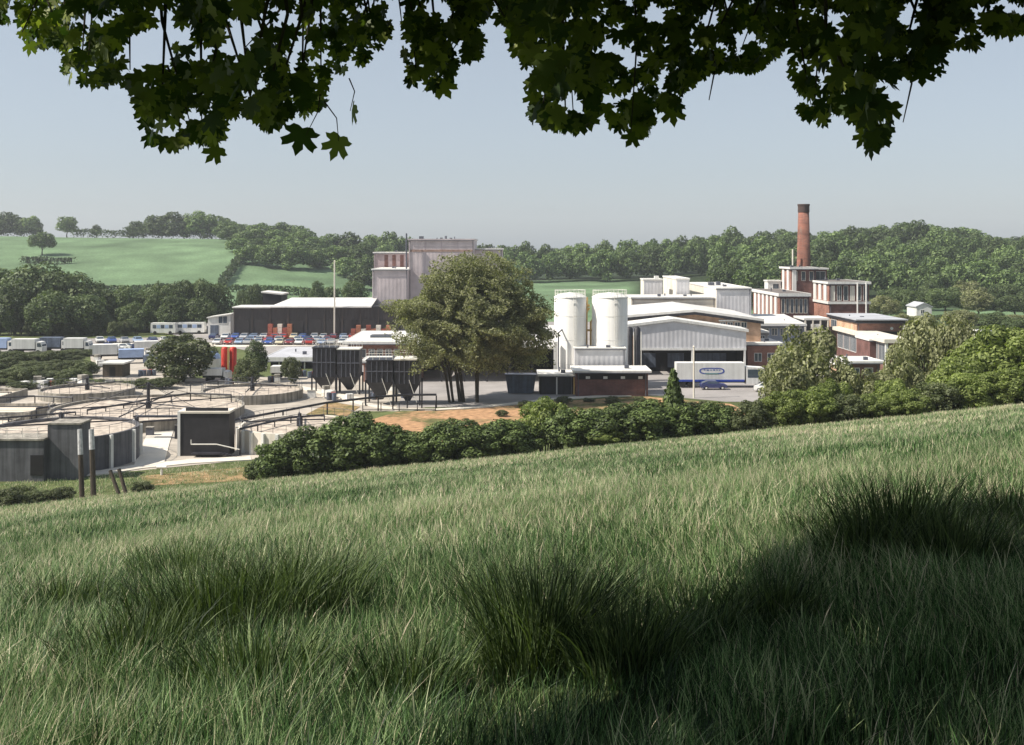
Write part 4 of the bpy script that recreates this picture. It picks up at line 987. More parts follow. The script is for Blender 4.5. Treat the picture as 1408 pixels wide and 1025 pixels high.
# ---- circular filter beds
def filter_bed(px, D, R, z, label, arms=4, rot=.3, col_h=2.0, ribs=0, surf=gravel, wallm=concrete, base=0.0):
    e = empty('filter_bed', (X(px, D), D, 0), rot, label, 'filter bed', 'round sewage filter beds')
    m = MB(); m.lathe([(R, base), (R, z), (R - .35, z), (R - .35, z - .5)], 64); m.build('wall', wallm, e)
    m = MB(); m.lathe([(R - .33, z - .35), (R * .6, z - .3), (.4, z - .25), (.01, z - .25)], 64); m.build('clinker', surf, e)
    m = MB(); m.lathe([(.35, z - .3), (.35, z + .7), (.22, z + .8), (.22, z + col_h), (.01, z + col_h + .1)], 16); m.build('centre_column', dark_steel, e)
    for i in range(arms):
        t = 2 * pi * i / arms; c = Vector((cos(t), sin(t), 0)); q = MB()
        p0 = c * .3; p1 = c * (R - .8)
        q.tube((p0.x, p0.y, z + .45), (p1.x, p1.y, z + .45), .09, n=6)
        q.tube((0, 0, z + col_h - .05), (p1.x * .72, p1.y * .72, z + .52), .035, n=5)
        q.build('spray_arm', dark_steel, e)
    q = MB(); nn_ = 28
    for i in range(nn_):
        t = 2 * pi * i / nn_; t2 = 2 * pi * (i + 1) / nn_; r_ = R - .15
        q.tube((cos(t) * r_, sin(t) * r_, z), (cos(t) * r_, sin(t) * r_, z + .95), .03, n=4)
        q.tube((cos(t) * r_, sin(t) * r_, z + .95), (cos(t2) * r_, sin(t2) * r_, z + .95), .03, n=4)
    q.build('guard_rail', pipe_grey, e)
    if ribs:
        for i in range(ribs):
            t = 2 * pi * i / ribs; q = MB(); c = Vector((cos(t), sin(t), 0)); s = Vector((-sin(t), cos(t), 0)) * .16
            a0 = c * (R + .01); a1 = c * (R + .32)
            v = [a0 - s, a1 - s, a1 + s, a0 + s]; q.prism_z([(p.x, p.y) for p in v], 0, z - .05); q.build('buttress', white_paint, e)
    return e
filter_bed(84, 117.5, 8.0, 3.55, 'tall grey walled round filter bed beside the concrete chamber', 4, .35, 1.6, ribs=14, wallm=conc_blue)
filter_bed(204, 147, 12.6, 1.5, 'widest low round filter bed with a dark central distributor and long arms', 6, .55, 3.2)
filter_bed(412, 126.5, 6.9, 2.5, 'round pale tank with white buttresses overlapped by the hedge', 4, .2, 1.2, ribs=26, wallm=conc_pale)
filter_bed(347, 166, 7.6, 1.4, 'smaller round bed beyond the black cube tower', 4, .1, 1.8)
filter_bed(120, 168, 7.0, 1.3, 'round bed farthest back beside the thicket', 4, .9, 1.6)
for i, (x0, x1, y0, y1, lb) in enumerate([(-94, -63, 134, 141, 'nearest long rectangular drying bed of pale sludge'), (-98, -64, 144.5, 153, 'middle long rectangular drying bed of pale sludge'), (-104, -75, 158, 169, 'farthest rectangular drying bed of pale sludge below the thicket')]):
    e = empty('drying_bed', ((x0 + x1) / 2, (y0 + y1) / 2, 0), 0, lb, 'drying bed', 'rectangular drying beds'); a, b = (x1 - x0) / 2, (y1 - y0) / 2
    m = MB(); m.box(-a, a, -b, -b + .3, 0, 1.1); m.box(-a, a, b - .3, b, 0, 1.1); m.box(-a, -a + .3, -b + .3, b - .3, 0, 1.098); m.box(a - .3, a, -b + .3, b - .3, 0, 1.098); m.build('wall', concrete, e)
    m = MB(); m.box(-a + .3, a - .3, -b + .3, b - .3, .2, .7); m.build('sludge', M('pale_sludge', (.66, .58, .47), .9, .2, .3), e)
    m = MB(); m.tube((-a, 0, 1.25), (a, 0, 1.25), .1, n=6)
    for k in range(6): m.tube((-a + .5 + k * (2 * a - 1) / 5, 0, .5), (-a + .5 + k * (2 * a - 1) / 5, 0, 1.25), .06, n=5)
    m.build('pipe', dark_steel, e)
# concrete chamber beside the tall bed
D = 107.0; e = empty('concrete_chamber', (X(30, D), D, 0), 0, 'stepped blue grey concrete chamber with a dark recess at the yard edge', 'tank')
X0 = X(30, D); A = X(-40, D) - X0; Bm = X(60, D) - X0; C_ = X(106, D) - X0
m = MB(); m.box(A, Bm, 0, 3.2, 0, Z(606, D)); m.box(Bm + .003, C_, .9, 3.4, 0, Z(586, D)); m.build('wall', conc_blue, e)
m = MB(); m.box(X(42, D) - X0, X(61, D) - X0 - .1, -.06, 0, .6, 2.6); m.build('recess', black_void, e)  # flat dark panel stands in for the shaded opening
m = MB(); m.box(A, Bm + .05, -.15, 3.25, Z(606, D), Z(606, D) + .18); m.box(Bm + .1, C_ + .1, .8, 3.5, Z(586, D), Z(586, D) + .16); m.build('coping', concrete, e)
m = MB(); zc = Z(606, D) + .18
for i in range(5): m.tube((A + .4 + i * 1.5, .3, zc), (A + .4 + i * 1.5, .3, zc + 1), .03, n=5)
m.tube((A + .4, .3, zc + 1), (A + 6.4, .3, zc + 1), .035, n=5); m.build('guard_rail', rail_white, e)
# black cube tower with stair
D = 120.0; e = empty('black_cube_tower', (X(281, D), D, 0), 0, 'black cube shaped plant tower with white rim, white lit side and an outside stair', 'tower')
A, B = X(248, D) - X(281, D), X(315, D) - X(281, D); h = Z(566, D)
m = MB(); m.box(A, B, 0, 2.4, 0, h - .22); m.build('wall', M('black_tar_panel', (.03, .028, .032), .6, .4, .8), e)
m = MB(); m.box(A - .3, A - .003, -.08, 2.5, 0, h); m.build('lit_side', white_paint, e)  # white slab stands in for the cube's sunlit left side
m = MB(); m.box(A, B + .1, -.1, 2.5, h - .22, h); m.build('roof', path_conc, e)
m = MB(); m.box(A + .5, B - .2, .3, .42, h, h + .35); m.build('roof_kerb', dark_steel, e)
q = MB(); z1 = Z(611, D - .8); xa = X(266, D) - X(281, D); xb = X(301, D) - X(281, D); xc = X(332, D) - X(281, D)
q.tube((xa, -.9, z1), (xb, -.9, z1), .07, n=6); q.tube((xb, -.9, z1), (xc, -.9, .9), .07, n=6); q.tube((xa, -.9, z1), (xa, -.9, z1 + .5), .05, n=6)
q.build('handrail', rail_white, e)
q = MB()
for i in range(7):
    x = xb + (xc - xb) * i / 7; z = (z1 - 1.0) * (1 - i / 7); q.box(x, x + .42, -.95, -.15, max(z - .12, .02), z + .02)
q.box(xa, xb, -.95, -.02, z1 - 1.15, z1 - 1.0); q.build('stair', dark_steel, e)
# dosing channels, handrails and valve boxes among the beds
def run(name, label, cat, pts, w_, h_, mat, group=None, legs=True):
    q = [Vector((X(p, (EYE - z) * F / (r - HOR)), (EYE - z) * F / (r - HOR), z)) for p, r, z in pts]
    o = q[0].copy(); o.z = 0; e = empty(name, tuple(o), 0, label, cat, group); m = MB()
    for a_, b_ in zip(q[:-1], q[1:]): m.tube(a_ - o, b_ - o, w_, n=6)
    m.build('channel' if cat == 'channel' else 'rail', mat, e)
    if legs:
        for a_, b_ in zip(q[:-1], q[1:]):
            k = max(1, int((b_ - a_).length / 2.6))
            for i in range(k + 1):
                p = a_.lerp(b_, i / k) - o; m = MB(); m.box(p.x - .06, p.x + .06, p.y - .06, p.y + .06, 0, p.z); m.build('support', mat, e)
for pts, lb in [([(-20, 577, 1.6), (104, 567, 1.6)], 'long dark dosing channel straight above the stepped concrete chamber'),
                ([(50, 562, 1.3), (82, 557, 1.3), (112, 552, 1.3)], 'dark channel slanting between two drying beds'),
                ([(120, 564, 1.8), (170, 556, 1.8), (206, 549, 1.8)], 'dark channel crossing the widest round bed'),
                ([(196, 580, 1.5), (244, 577, 1.5)], 'short dark pipe reaching the white lit side of the black cube tower'),
                ([(208, 549, 2.2), (262, 541, 2.2), (318, 543, 2.2)], 'dark feed channel passing behind the black cube tower'),
                ([(262, 527, 1.4), (300, 524, 1.4), (400, 531, 1.4)], 'curved dark channel along the pale track'),
                ([(330, 590, 2.9), (400, 574, 2.9), (446, 571, 2.9)], 'dark channel over the buttressed round tank'),
                ([(-20, 548, 1.2), (48, 545, 1.2), (100, 547, 1.2)], 'thin channel by the farthest drying bed')]:
    run('dosing_channel', lb, 'channel', pts, .13, .2, dark_steel, 'dark channels between the sewage beds')
for i, (p, r, w_, h_, mt, lb) in enumerate([(338, 592, 1.0, 1.3, dark_steel, 'dark valve cabinet between black cube and buttressed tank'), (205, 600, .8, 1.0, pipe_grey, 'grey valve cabinet on the pale path beside the walkway'), (216, 566, 1.2, 1.0, skip_blue, 'blue grey cabinet behind the walkway'), (150, 533, 1.4, 1.2, white_paint, 'white cabinet at the thicket edge'), (60, 533, 1.6, 1.1, red_paint, 'small red cabinet at the thicket edge'), (98, 534, 1.2, 1.0, cream_paint, 'cream cabinet at the thicket edge'), (428, 548, 1.2, 1.1, white_paint, 'white cabinet near the grass wedge'), (244, 604, .7, 1.6, dark_steel, 'narrow dark cabinet touching the white lit side')]):
    D = DG(r); e = empty('valve_cabinet', (X(p, D), D, .02), 0, lb, 'cabinet', 'cabinets among the sewage beds')
    m = MB(); m.box(-w_ / 2, w_ / 2, 0, .7, 0, h_); m.build('body', mt, e); m = MB(); m.box(-w_ / 2 - .06, w_ / 2 + .06, -.06, .76, h_, h_ + .07); m.build('lid', concrete, e)
for i in range(14):      # brick coloured crates stacked by the dark shed
    p = 486 + i * 6.9 if i < 9 else 372 + (i - 9) * 6.6; D = 274.0 - (i < 9) * 4; e = empty('crate_stack', (X(p, D), D, .055), random.uniform(-.1, .1), ('tall ' if i % 2 else 'low ') + ['red brown', 'rust', 'cream'][i % 3] + ' crate stack between parked cars and dark shed', 'crates', 'crate stacks by the dark shed, %s %s' % ('tall' if i % 2 else 'low', ['red brown', 'rust', 'cream'][i % 3]))
    mt = [M('red_brown_crate', (.34, .10, .07), .8, .3, 2), M('rust_crate', (.42, .17, .10), .8, .3, 2), cream_paint][i % 3]
    for k in range(4 if i % 2 else 3):
        m = MB(); m.box(-.56, .56, -.5, .5, k * .92, k * .92 + .86); m.build('crate', mt, e)
# pipeline on supports
m = MB(); pts = [(322, 134, 1.75), (450, 148, 1.9), (520, 153, 2.0), (560, 155, 2.0), (600, 156, 1.9)]
pp = [Vector((X(p, d), d, z)) for p, d, z in pts]
e = empty('pipeline', (pp[0].x, pp[0].y, 0), 0, 'long dark pipeline on short posts from the black cube tower to the hoppers', 'pipe')
off = pp[0].copy(); off.z = 0
for i in range(len(pp) - 1): m.tube(pp[i] - off, pp[i + 1] - off, .16, n=8)
m.build('pipe', dark_steel, e)
for i in range(9):
    t = i / 8 * (len(pp) - 1); k = min(int(t), len(pp) - 2); p = pp[k].lerp(pp[k + 1], t - k) - off
    q = MB(); q.box(p.x - .09, p.x + .09, p.y - .09, p.y + .09, 0, p.z - .15); q.build('support', dark_steel, e)
D = 131.0; e = empty('gantry_walkway', (X(188, D), D, 0), 0, 'dark steel walkway from the tall round bed toward the black cube', 'walkway')
m = MB(); m.box(-.3, 5.6, -.5, .5, 2.6, 2.75); m.build('deck', dark_steel, e)
m = MB()
for i in range(5):
    m.tube((-.2 + i * 1.42, -.48, 2.75), (-.2 + i * 1.42, -.48, 3.7), .035, n=5)
m.tube((-.2, -.48, 3.7), (5.5, -.48, 3.7), .04, n=5); m.build('handrail', dark_steel, e)
for x in (0, 5.2):
    for y in (-.4, .4): m = MB(); m.box(x - .1, x + .1, y - .1, y + .1, 0, 2.6); m.build('leg', dark_steel, e)

# ---- leaning poles and stakes at the meadow foot
def pole(px0, py0, px1, py1, D, r, label, name='timber_pole', pale=.0, group=None):
    b = Vector((X(px1, D), D, 0)); b.z = min(Z(py1, D), gz(b.x, D) + .05); t = Vector((X(px0, D), D + .6, Z(py0, D)))
    e = empty(name, tuple(b), 0, label, 'pole', group); d = t - b
    m = MB(); m.tube((0, 0, -.3), tuple(d * (1 - pale)), r, r * .9, 10); m.build('shaft', timber, e)
    if pale: m = MB(); m.tube(tuple(d * (1 - pale)), tuple(d), r * 1.0, r * .85, 10); m.build('sunlit_top', M('sunlit_timber', (.55, .55, .55), .8, .4, 4), e)  # pale top is sunlight put into the timber's colour
pole(106, 592, 113, 668, 99, .24, 'leaning timber pole with a pale sunlit top, left of its twin', pale=.36)
pole(122, 592, 129, 690, 98, .26, 'taller leaning timber pole with a pale sunlit top, right of its twin', pale=.28)
pole(148, 649, 166, 682, 97, .18, 'short dark stake slanting in the weeds', 'leaning_stake')
pole(160, 647, 178, 690, 96.5, .18, 'longer dark stake slanting in the weeds', 'leaning_stake')
e = empty('pipe_stand', (X(255, 118), 118, 0), 0, 'small white valve stand on the verge in front of the black cube', 'valve')
m = MB(); m.tube((0, -8, 0), (0, -8, .9), .12); m.tube((-.5, -8, .8), (.5, -8, .8), .14); m.build('valve', white_paint, e)

sheet('ochre_bank', [(192, 655), (350, 642), (400, 640), (360, 660), (205, 668)], .02, rough_turf)
# loose goods about the works yard
def drum(e):
    for dx, dy in ((0, 0), (.7, .1), (.35, .65)):
        m = MB(); m.lathe([(.3, 0), (.32, .3), (.3, .31), (.3, .9), (.01, .9)], 14, c=(dx, dy)); m.build('drum', [skip_blue, pipe_grey, M('faded_red', (.34, .09, .06), .7, .2)][int(dx * 3) % 3], e)
def tote(e):
    m = MB(); m.box(-.6, .6, -.5, .5, .15, 1.15); m.build('tank', white_paint, e)
    m = MB()
    for x in (-.62, 0, .6): m.box(x, x + .04, -.54, -.5, .1, 1.2)
    m.box(-.65, .65, -.55, .55, 0, .14); m.build('cage', pipe_grey, e)
def boxes(e):
    for k in range(3): m = MB(); m.box(-.6 + .05 * k, .6, -.5, .5, k * .6 + .01, k * .6 + .58); m.build('box', [cream_paint, white_paint, concrete][k], e)
KINDS_ = [('drum_cluster', drum, 'small cluster of coloured drums standing loose in the works yard', 'drums', 'drum clusters in the works yard'), ('liquid_tote', tote, 'white caged liquid tote standing loose in the works yard', 'tote', 'white totes in the works yard'), ('box_stack', boxes, 'pale stack of three boxes standing loose in the works yard', 'boxes', 'pale box stacks in the works yard')]
KEEP = [(347, 166, 9), (120, 168, 8.5), (204, 147, 14), (155, 194, 4.5), (448, 172, 3.5), (481, 172, 3.5), (524, 160, 3.5), (561, 160, 3.5), (315, 193, 3.2), (287, 200, 3.6), (268, 202, 4), (298, 186, 4), (392, 190, 4), (402, 216, 12), (150, 222, 5), (186, 216, 5), (206, 232, 5), (222, 206, 5), (252, 186, 3), (352, 186, 2.5), (340, 182, 2.5), (400, 184, 2), (540, 189, 8)]
PRO = {}
spots_ = [(random.uniform(255, 440), random.uniform(503, 531)) for _ in range(34)] + [(random.uniform(132, 235), random.uniform(486, 520)) for _ in range(22)] + [(random.uniform(440, 600), random.uniform(522, 552)) for _ in range(14)] + [(random.uniform(20, 120), random.uniform(530, 536)) for _ in range(12)]
for i, (p, r) in enumerate(spots_):
    nm, fn, lb, ct, gr = KINDS_[i % 3]; D = DG(r)
    if any(math.hypot(X(p, D) - X(a_, d_), D - d_) < q_ for a_, d_, q_ in KEEP): continue
    if i % 3 in PRO: e = copy_tree(PRO[i % 3])
    else: e = empty(nm, (0, 0, 0), 0, lb, ct, gr); fn(e); PRO[i % 3] = e
    e.location = (X(p, D), D, .06); e.rotation_euler = (0, 0, random.uniform(0, 3)); k = random.uniform(.8, 1.25); e.scale = (k, k, k)
# ---- lamp posts and flagpole
def lamp(px, base, top, label, name='street_lamp', head=True, r=.09, mat=rail_white):
    D = DG(base); e = empty(name, (X(px, D), D, 0), 0, label, 'flagpole' if not head else 'street lamp'); h = Z(top, D)
    m = MB(); m.tube((0, 0, 0), (0, 0, h), r * 1.3, r, 10); m.build('pole', mat, e)
    if head:
        m = MB(); m.box(-.9, .9, -.18, .18, h, h + .22); m.build('lamp_head', white_paint, e)
    else:
        m = MB(); m.lathe([(.01, h), (r * 1.8, h + .12), (.01, h + .3)], 10); m.build('finial', mat, e)
lamp(353, 458, 433, 'lamp post with a white head before the left part of the dark shed')
lamp(428, 459, 438, 'lamp post with a white head near the tall flagpole')
lamp(460, 466, 360, 'very tall thin cream flagpole in front of the dark shed', 'flagpole', False, .16, cream_paint)
lamp(954, 548, 478, 'plain cream post standing before the white trailer', 'marker_post', False, .12, cream_paint)
lamp(185, 0, 0, '', '', False) if False else None

# ------------------------------------------------------------------ vehicles
def car_proto(estate=False):
    """hatchback/saloon facing -y, 4.2 m long"""
    e = empty('parked_car', (0, 0, 0)); L_, W_ = 2.1, .85
    prof = [(-L_, .32), (-L_, .72), (-L_ + .25, .86), (-.95, .95), (-.4, 1.40), (.95, 1.42), (1.55 if not estate else 1.95, 1.0), (L_, .92), (L_, .32)]
    m = MB(); n = len(prof)
    vs = [(-W_ * (.86 if z > 1.2 else 1), y, z) for y, z in prof] + [(W_ * (.86 if z > 1.2 else 1), y, z) for y, z in prof]
    fs = [tuple(range(n)), tuple(range(n, 2 * n))[::-1]] + [(i, n + i, n + (i + 1) % n, (i + 1) % n) for i in range(n)]
    m.add(vs, fs); body = m.build('body', car_paint, e)
    m = MB()
    def q4(a, b, c, d): m.add([a, b, c, d], [(0, 1, 2, 3)])
    q4((-W_ * .9, -.95 + .02, .99), (W_ * .9, -.93, .99), (W_ * .8, -.45, 1.37), (-W_ * .8, -.45, 1.37))
    for s in (-1, 1): q4((s * (W_ + .004) * .99, -.75, .99), (s * W_ * .99 + s * .004, 1.3, 1.02), (s * (W_ * .87 + .01), .85, 1.34), (s * (W_ * .87 + .01), -.35, 1.33))
    q4((-W_ * .82, 1.02, 1.41), (W_ * .82, 1.02, 1.41), (W_ * .9, 1.52 if not estate else 1.9, 1.05), (-W_ * .9, 1.52 if not estate else 1.9, 1.05))
    for v in range(len(m.v)): m.v[v] = (m.v[v][0], m.v[v][1] + (-.015 if m.v[v][1] < -.3 else .015), m.v[v][2] + .015)
    m.build('windows', glass, e)
    for sx in (-1, 1):
        for y in (-1.3, 1.3):
            q = MB(); q.tube((sx * (W_ - .16), y, .31), (sx * (W_ + .03), y, .31), .31, n=14); wl = q.build('wheel', rubber, e)
            q = MB(); q.tube((sx * (W_ + .03), y, .31), (sx * (W_ + .045), y, .31), .17, n=10); q.build('hubcap', rail_white, wl)
    for sx in (-1, 1):
        q = MB(); q.box(sx * .6 - .16, sx * .6 + .16, -L_ - .02, -L_ + .02, .55, .7); q.build('headlight', rail_white, e)
    q = MB(); q.box(-W_, W_, -L_ - .06, -L_ - .001, .34, .48); q.box(-W_, W_, L_ + .001, L_ + .06, .34, .48); q.build('bumper', dark_steel, e)
    return e
CARS = [car_proto(False), car_proto(True)]
ccols = {'white': (.75, .75, .73), 'red': (.50, .04, .03), 'blue': (.06, .12, .42), 'pale blue': (.32, .42, .60), 'silver': (.50, .51, .53), 'cream': (.68, .60, .42), 'dark blue': (.03, .04, .14), 'green': (.05, .16, .09), 'maroon': (.24, .03, .04)}
used_p = [False, False]
ORD = ['first', 'second', 'third', 'fourth', 'fifth', 'sixth', 'seventh', 'eighth', 'ninth', 'tenth', 'eleventh', 'twelfth', '13th', '14th', '15th', '16th', '17th', '18th', '19th', '20th', '21st', '22nd', '23rd', '24th', '25th', '26th', '27th', '28th']
def put_car(x, y, rz, cname, label, group):
    k = random.randrange(2)
    e = CARS[k] if not used_p[k] else copy_tree(CARS[k]); used_p[k] = True
    e.location = (x, y, .055); e.rotation_euler = (0, 0, rz); tag(e, label, 'car', group)
    for ch in KIDS[e.name]: 
        if ch.name.startswith('body'): ch.color = (*ccols[cname], 1)
    return e
def car_row(px0, px1, D, n, cols, where, group, rz=0.0, skip=()):
    cnt_ = {}
    for i in range(n):
        if i in skip: continue
        p = px0 + (px1 - px0) * i / (n - 1); c = cols[i % len(cols)]
        put_car(X(p, D) + random.uniform(-.2, .2), D + random.uniform(-.4, .4), rz + random.uniform(-.05, .05) + (pi if random.random() < .4 else 0), c, '%s car, %s from the left in the %s' % (c, ORD[i], where), group)
car_row(296, 540, 272.5, 19, ['dark blue', 'white', 'blue', 'silver', 'pale blue', 'white', 'red', 'red', 'cream', 'blue', 'silver', 'white', 'maroon', 'pale blue', 'red', 'white'], 'row parked against the dark shed', 'cars parked against the dark shed')
car_row(345, 540, 264, 16, ['pale blue', 'white', 'red', 'silver', 'blue', 'white', 'dark blue', 'silver', 'maroon', 'cream', 'white', 'red'], 'nearer row of the main car park', 'cars in the nearer row of the car park', skip=(4, 9))
car_row(300, 470, 257, 13, ['white', 'red', 'pale blue', 'silver', 'white', 'blue', 'cream', 'maroon'], 'row beside the pale road', 'cars along the near edge of the car park')
car_row(136, 226, 262, 6, ['white', 'blue', 'silver', 'pale blue', 'dark blue', 'white'], 'short row beside the narrow tree belt', 'cars beside the narrow tree belt', rz=.5)
car_row(150, 212, 244, 4, ['blue', 'white', 'dark blue', 'pale blue'], 'group across the pale road', 'cars across the pale road', rz=1.4)
put_car(X(981, 176), 176, pi / 2, 'dark blue', 'dark blue car passing in front of the white trailer', None)
put_car(X(1046, 178), 173, 1.2, 'white', 'white car in the yard below the trailer cab', None)

def wheel(parent, x, y, r=.5, s=1, w_=.3):
    q = MB(); q.tube((x, y, r), (x + s * w_, y, r), r, n=18); o = q.build('wheel', rubber, parent)
    q = MB(); q.tube((x + s * w_, y, r), (x + s * (w_ + .03), y, r), r * .5, n=12); q.build('hub', rail_white, o)
def lorry(name, px, D, length, label, rz=0.0, box=white_paint, cab=white_paint, top=3.6, logo=False, group=None, cat='lorry', z=.055):
    """box lorry along local x, cab at +x; built facing +x"""
    e = empty(name, (X(px, D), D, z), rz, label, cat, group); W_ = 1.2; bl = length * .76; x0 = -length / 2; x1 = x0 + bl
    m = MB(); m.box(x0, x1, -W_, W_, 1.2, top); m.build('cargo_box', box, e)
    m = MB(); m.box(x0 + .1, x1 + .5, -W_ * .7, W_ * .7, .8, 1.19); m.build('chassis', dark_steel, e)
    m = MB(); c0 = x1 + .25; c1 = length / 2
    m.add([(c0, -W_, .6), (c1, -W_, .6), (c1, -W_, 1.7), (c1 - .35, -W_, top * .8), (c0, -W_, top * .84), (c0, W_, .6), (c1, W_, .6), (c1, W_, 1.7), (c1 - .35, W_, top * .8), (c0, W_, top * .84)],
          [(0, 1, 2, 3, 4), (9, 8, 7, 6, 5), (0, 5, 6, 1), (1, 6, 7, 2), (2, 7, 8, 3), (3, 8, 9, 4), (4, 9, 5, 0)])
    cb = m.build('cab', cab, e)
    m = MB(); m.add([(c1 - .03 + .02, -W_ * .88, 1.75), (c1 - .01, W_ * .88, 1.75), (c1 - .31, W_ * .88, top * .76), (c1 - .31, -W_ * .88, top * .76)], [(0, 1, 2, 3)])
    m.add([(c0 + .25, -W_ - .012, 1.65), (c1 - .1, -W_ - .012, 1.65), (c1 - .38, -W_ - .012, top * .74), (c0 + .25, -W_ - .012, top * .74)], [(0, 1, 2, 3)])
    m.build('windscreen', glass, cb)
    for s in (-1, 1):
        for xx in ((x0 + 1.0, x0 + 2.3) if length > 9 else (x0 + 1.2,)):
            q = MB(); q.tube((xx, s * (W_ - .3), .5), (xx, s * W_, .5), .5, n=16); o = q.build('wheel', rubber, e)
        q = MB(); q.tube((c1 - .9, s * (W_ - .3), .5), (c1 - .9, s * (W_ + .01), .5), .5, n=16); q.build('wheel', rubber, e)
    return e, x0, x1, W_
# white articulated trailer with the blue oval emblem
D = 179.0; e, x0, x1, W_ = lorry('articulated_lorry', 990, D, 14.6, 'long white trailer lorry with a blue oval emblem in front of the gabled loading shed', top=4.05, cat='lorry')
m = MB(); m.box(x0 + .05, x1 - .05, -W_ - .04, -W_ - .003, 1.02, 1.34); m.build('side_skirt', blue_paint, e)
xc = (x0 + x1) / 2 + .2
m = MB(); n = 40; ax, az = 2.05, .52
def oval(k, sx, sz): 
    t = 2 * pi * k / n; return (math.copysign(abs(cos(t)) ** .55, cos(t)) * sx, math.copysign(abs(sin(t)) ** .8, sin(t)) * sz)
vs = []
for k in range(n): p = oval(k, ax, az); q_ = oval(k, ax - .22, az - .15); vs += [(xc + p[0], -W_ - .02, 2.75 + p[1]), (xc + q_[0], -W_ - .02, 2.75 + q_[1])]
m.add(vs, [(2 * k, 2 * ((k + 1) % n), 2 * ((k + 1) % n) + 1, 2 * k + 1) for k in range(n)])
m.build('oval_emblem', blue_paint, e)
m = MB()
for i, (a, b) in enumerate([(-1.35, -1.05), (-.85, -.5), (-.3, .0), (.2, .5), (.7, .95), (1.15, 1.35)]): m.box(xc + a, xc + b, -W_ - .02, -W_ - .004, 2.86 - .04 * (i % 2), 3.0 - .03 * (i % 3))
m.build('emblem_lettering', blue_paint, e)
m = MB(); m.box(xc - 1.1, xc + 1.1, -W_ - .03, -W_ - .021, 2.24, 2.34); m.build('emblem_underline', green_paint, e)
# lorries on the left
for i, (px, D, ln, bx, lb) in enumerate([(0, 236, 7.4, pale_blue, 'pale blue box lorry at the outer end of the lorry line'), (40, 234, 6.6, white_paint, 'white box lorry between two bluish lorries'), (76, 238, 6.0, skip_blue, 'slate blue box lorry behind the thicket'), (108, 236, 5.6, white_paint, 'short white lorry nearest the pale road')]):
    lorry('box_lorry', px, D, ln, lb, top=3.3, box=bx, group='lorries parked beyond the thicket', z=.045)
def coach(px, D, ln, label, rz=0.0):
    e = empty('coach', (X(px, D), D, .1), rz, label, 'coach', 'white coaches beside the tree belt')
    a = ln / 2; m = MB(); m.add([(-a, -1.2, .4), (a - .1, -1.2, .4), (a, -1.2, 1.3), (a - .3, -1.2, 3.0), (-a + .1, -1.2, 3.0), (-a, 1.2, .4), (a - .1, 1.2, .4), (a, 1.2, 1.3), (a - .3, 1.2, 3.0), (-a + .1, 1.2, 3.0)],
        [(0, 1, 2, 3, 4), (9, 8, 7, 6, 5), (0, 5, 6, 1), (1, 6, 7, 2), (2, 7, 8, 3), (3, 8, 9, 4), (4, 9, 5, 0)]); m.build('body', white_paint, e)
    for i in range(5): x = -a + .6 + i * (ln - 1.2) / 5; m = MB(); m.box(x, x + (ln - 1.2) / 5 - .15, -1.225, -1.203, 1.6, 2.5); m.build('window', pale_blue if i % 2 else glass, e)
    for x in (-a + 1.2, a - 1.4):
        for s in (-1, 1): q = MB(); q.tube((x, s * .95, .45), (x, s * 1.22, .45), .45, n=14); q.build('wheel', rubber, e)
coach(226, 287, 6.6, 'shorter white coach beside the narrow tree belt')
coach(263, 289, 7.6, 'longer white coach next to the white lean roofed shed')
# vans in the yard
for px, D, lb, bx, tp in [(150, 222, 'white lorry across the side yard by the thicket edge', white_paint, 3.2), (186, 216, 'pale blue lorry in the side yard', pale_blue, 2.8), (206, 232, 'long white lorry by the pale road bend', white_paint, 3.0), (222, 206, 'slate blue lorry beside the spreading small tree', skip_blue, 2.6)]:
    lorry('box_lorry', px, D, 6.2, lb, top=tp, box=bx, group='lorries in the side yard', z=.05, rz=random.choice((0, pi, .3)))
for px, D, lb in [(268, 202, 'white van beside the squat pale blue tank'), (298, 186, 'white van parked in front of the red twin tank'), (392, 190, 'white van before the pale canopy shed')]:
    lorry('delivery_van', px, D, 4.6, lb, top=2.3, cat='van', group='white vans in the works yard', z=.03)

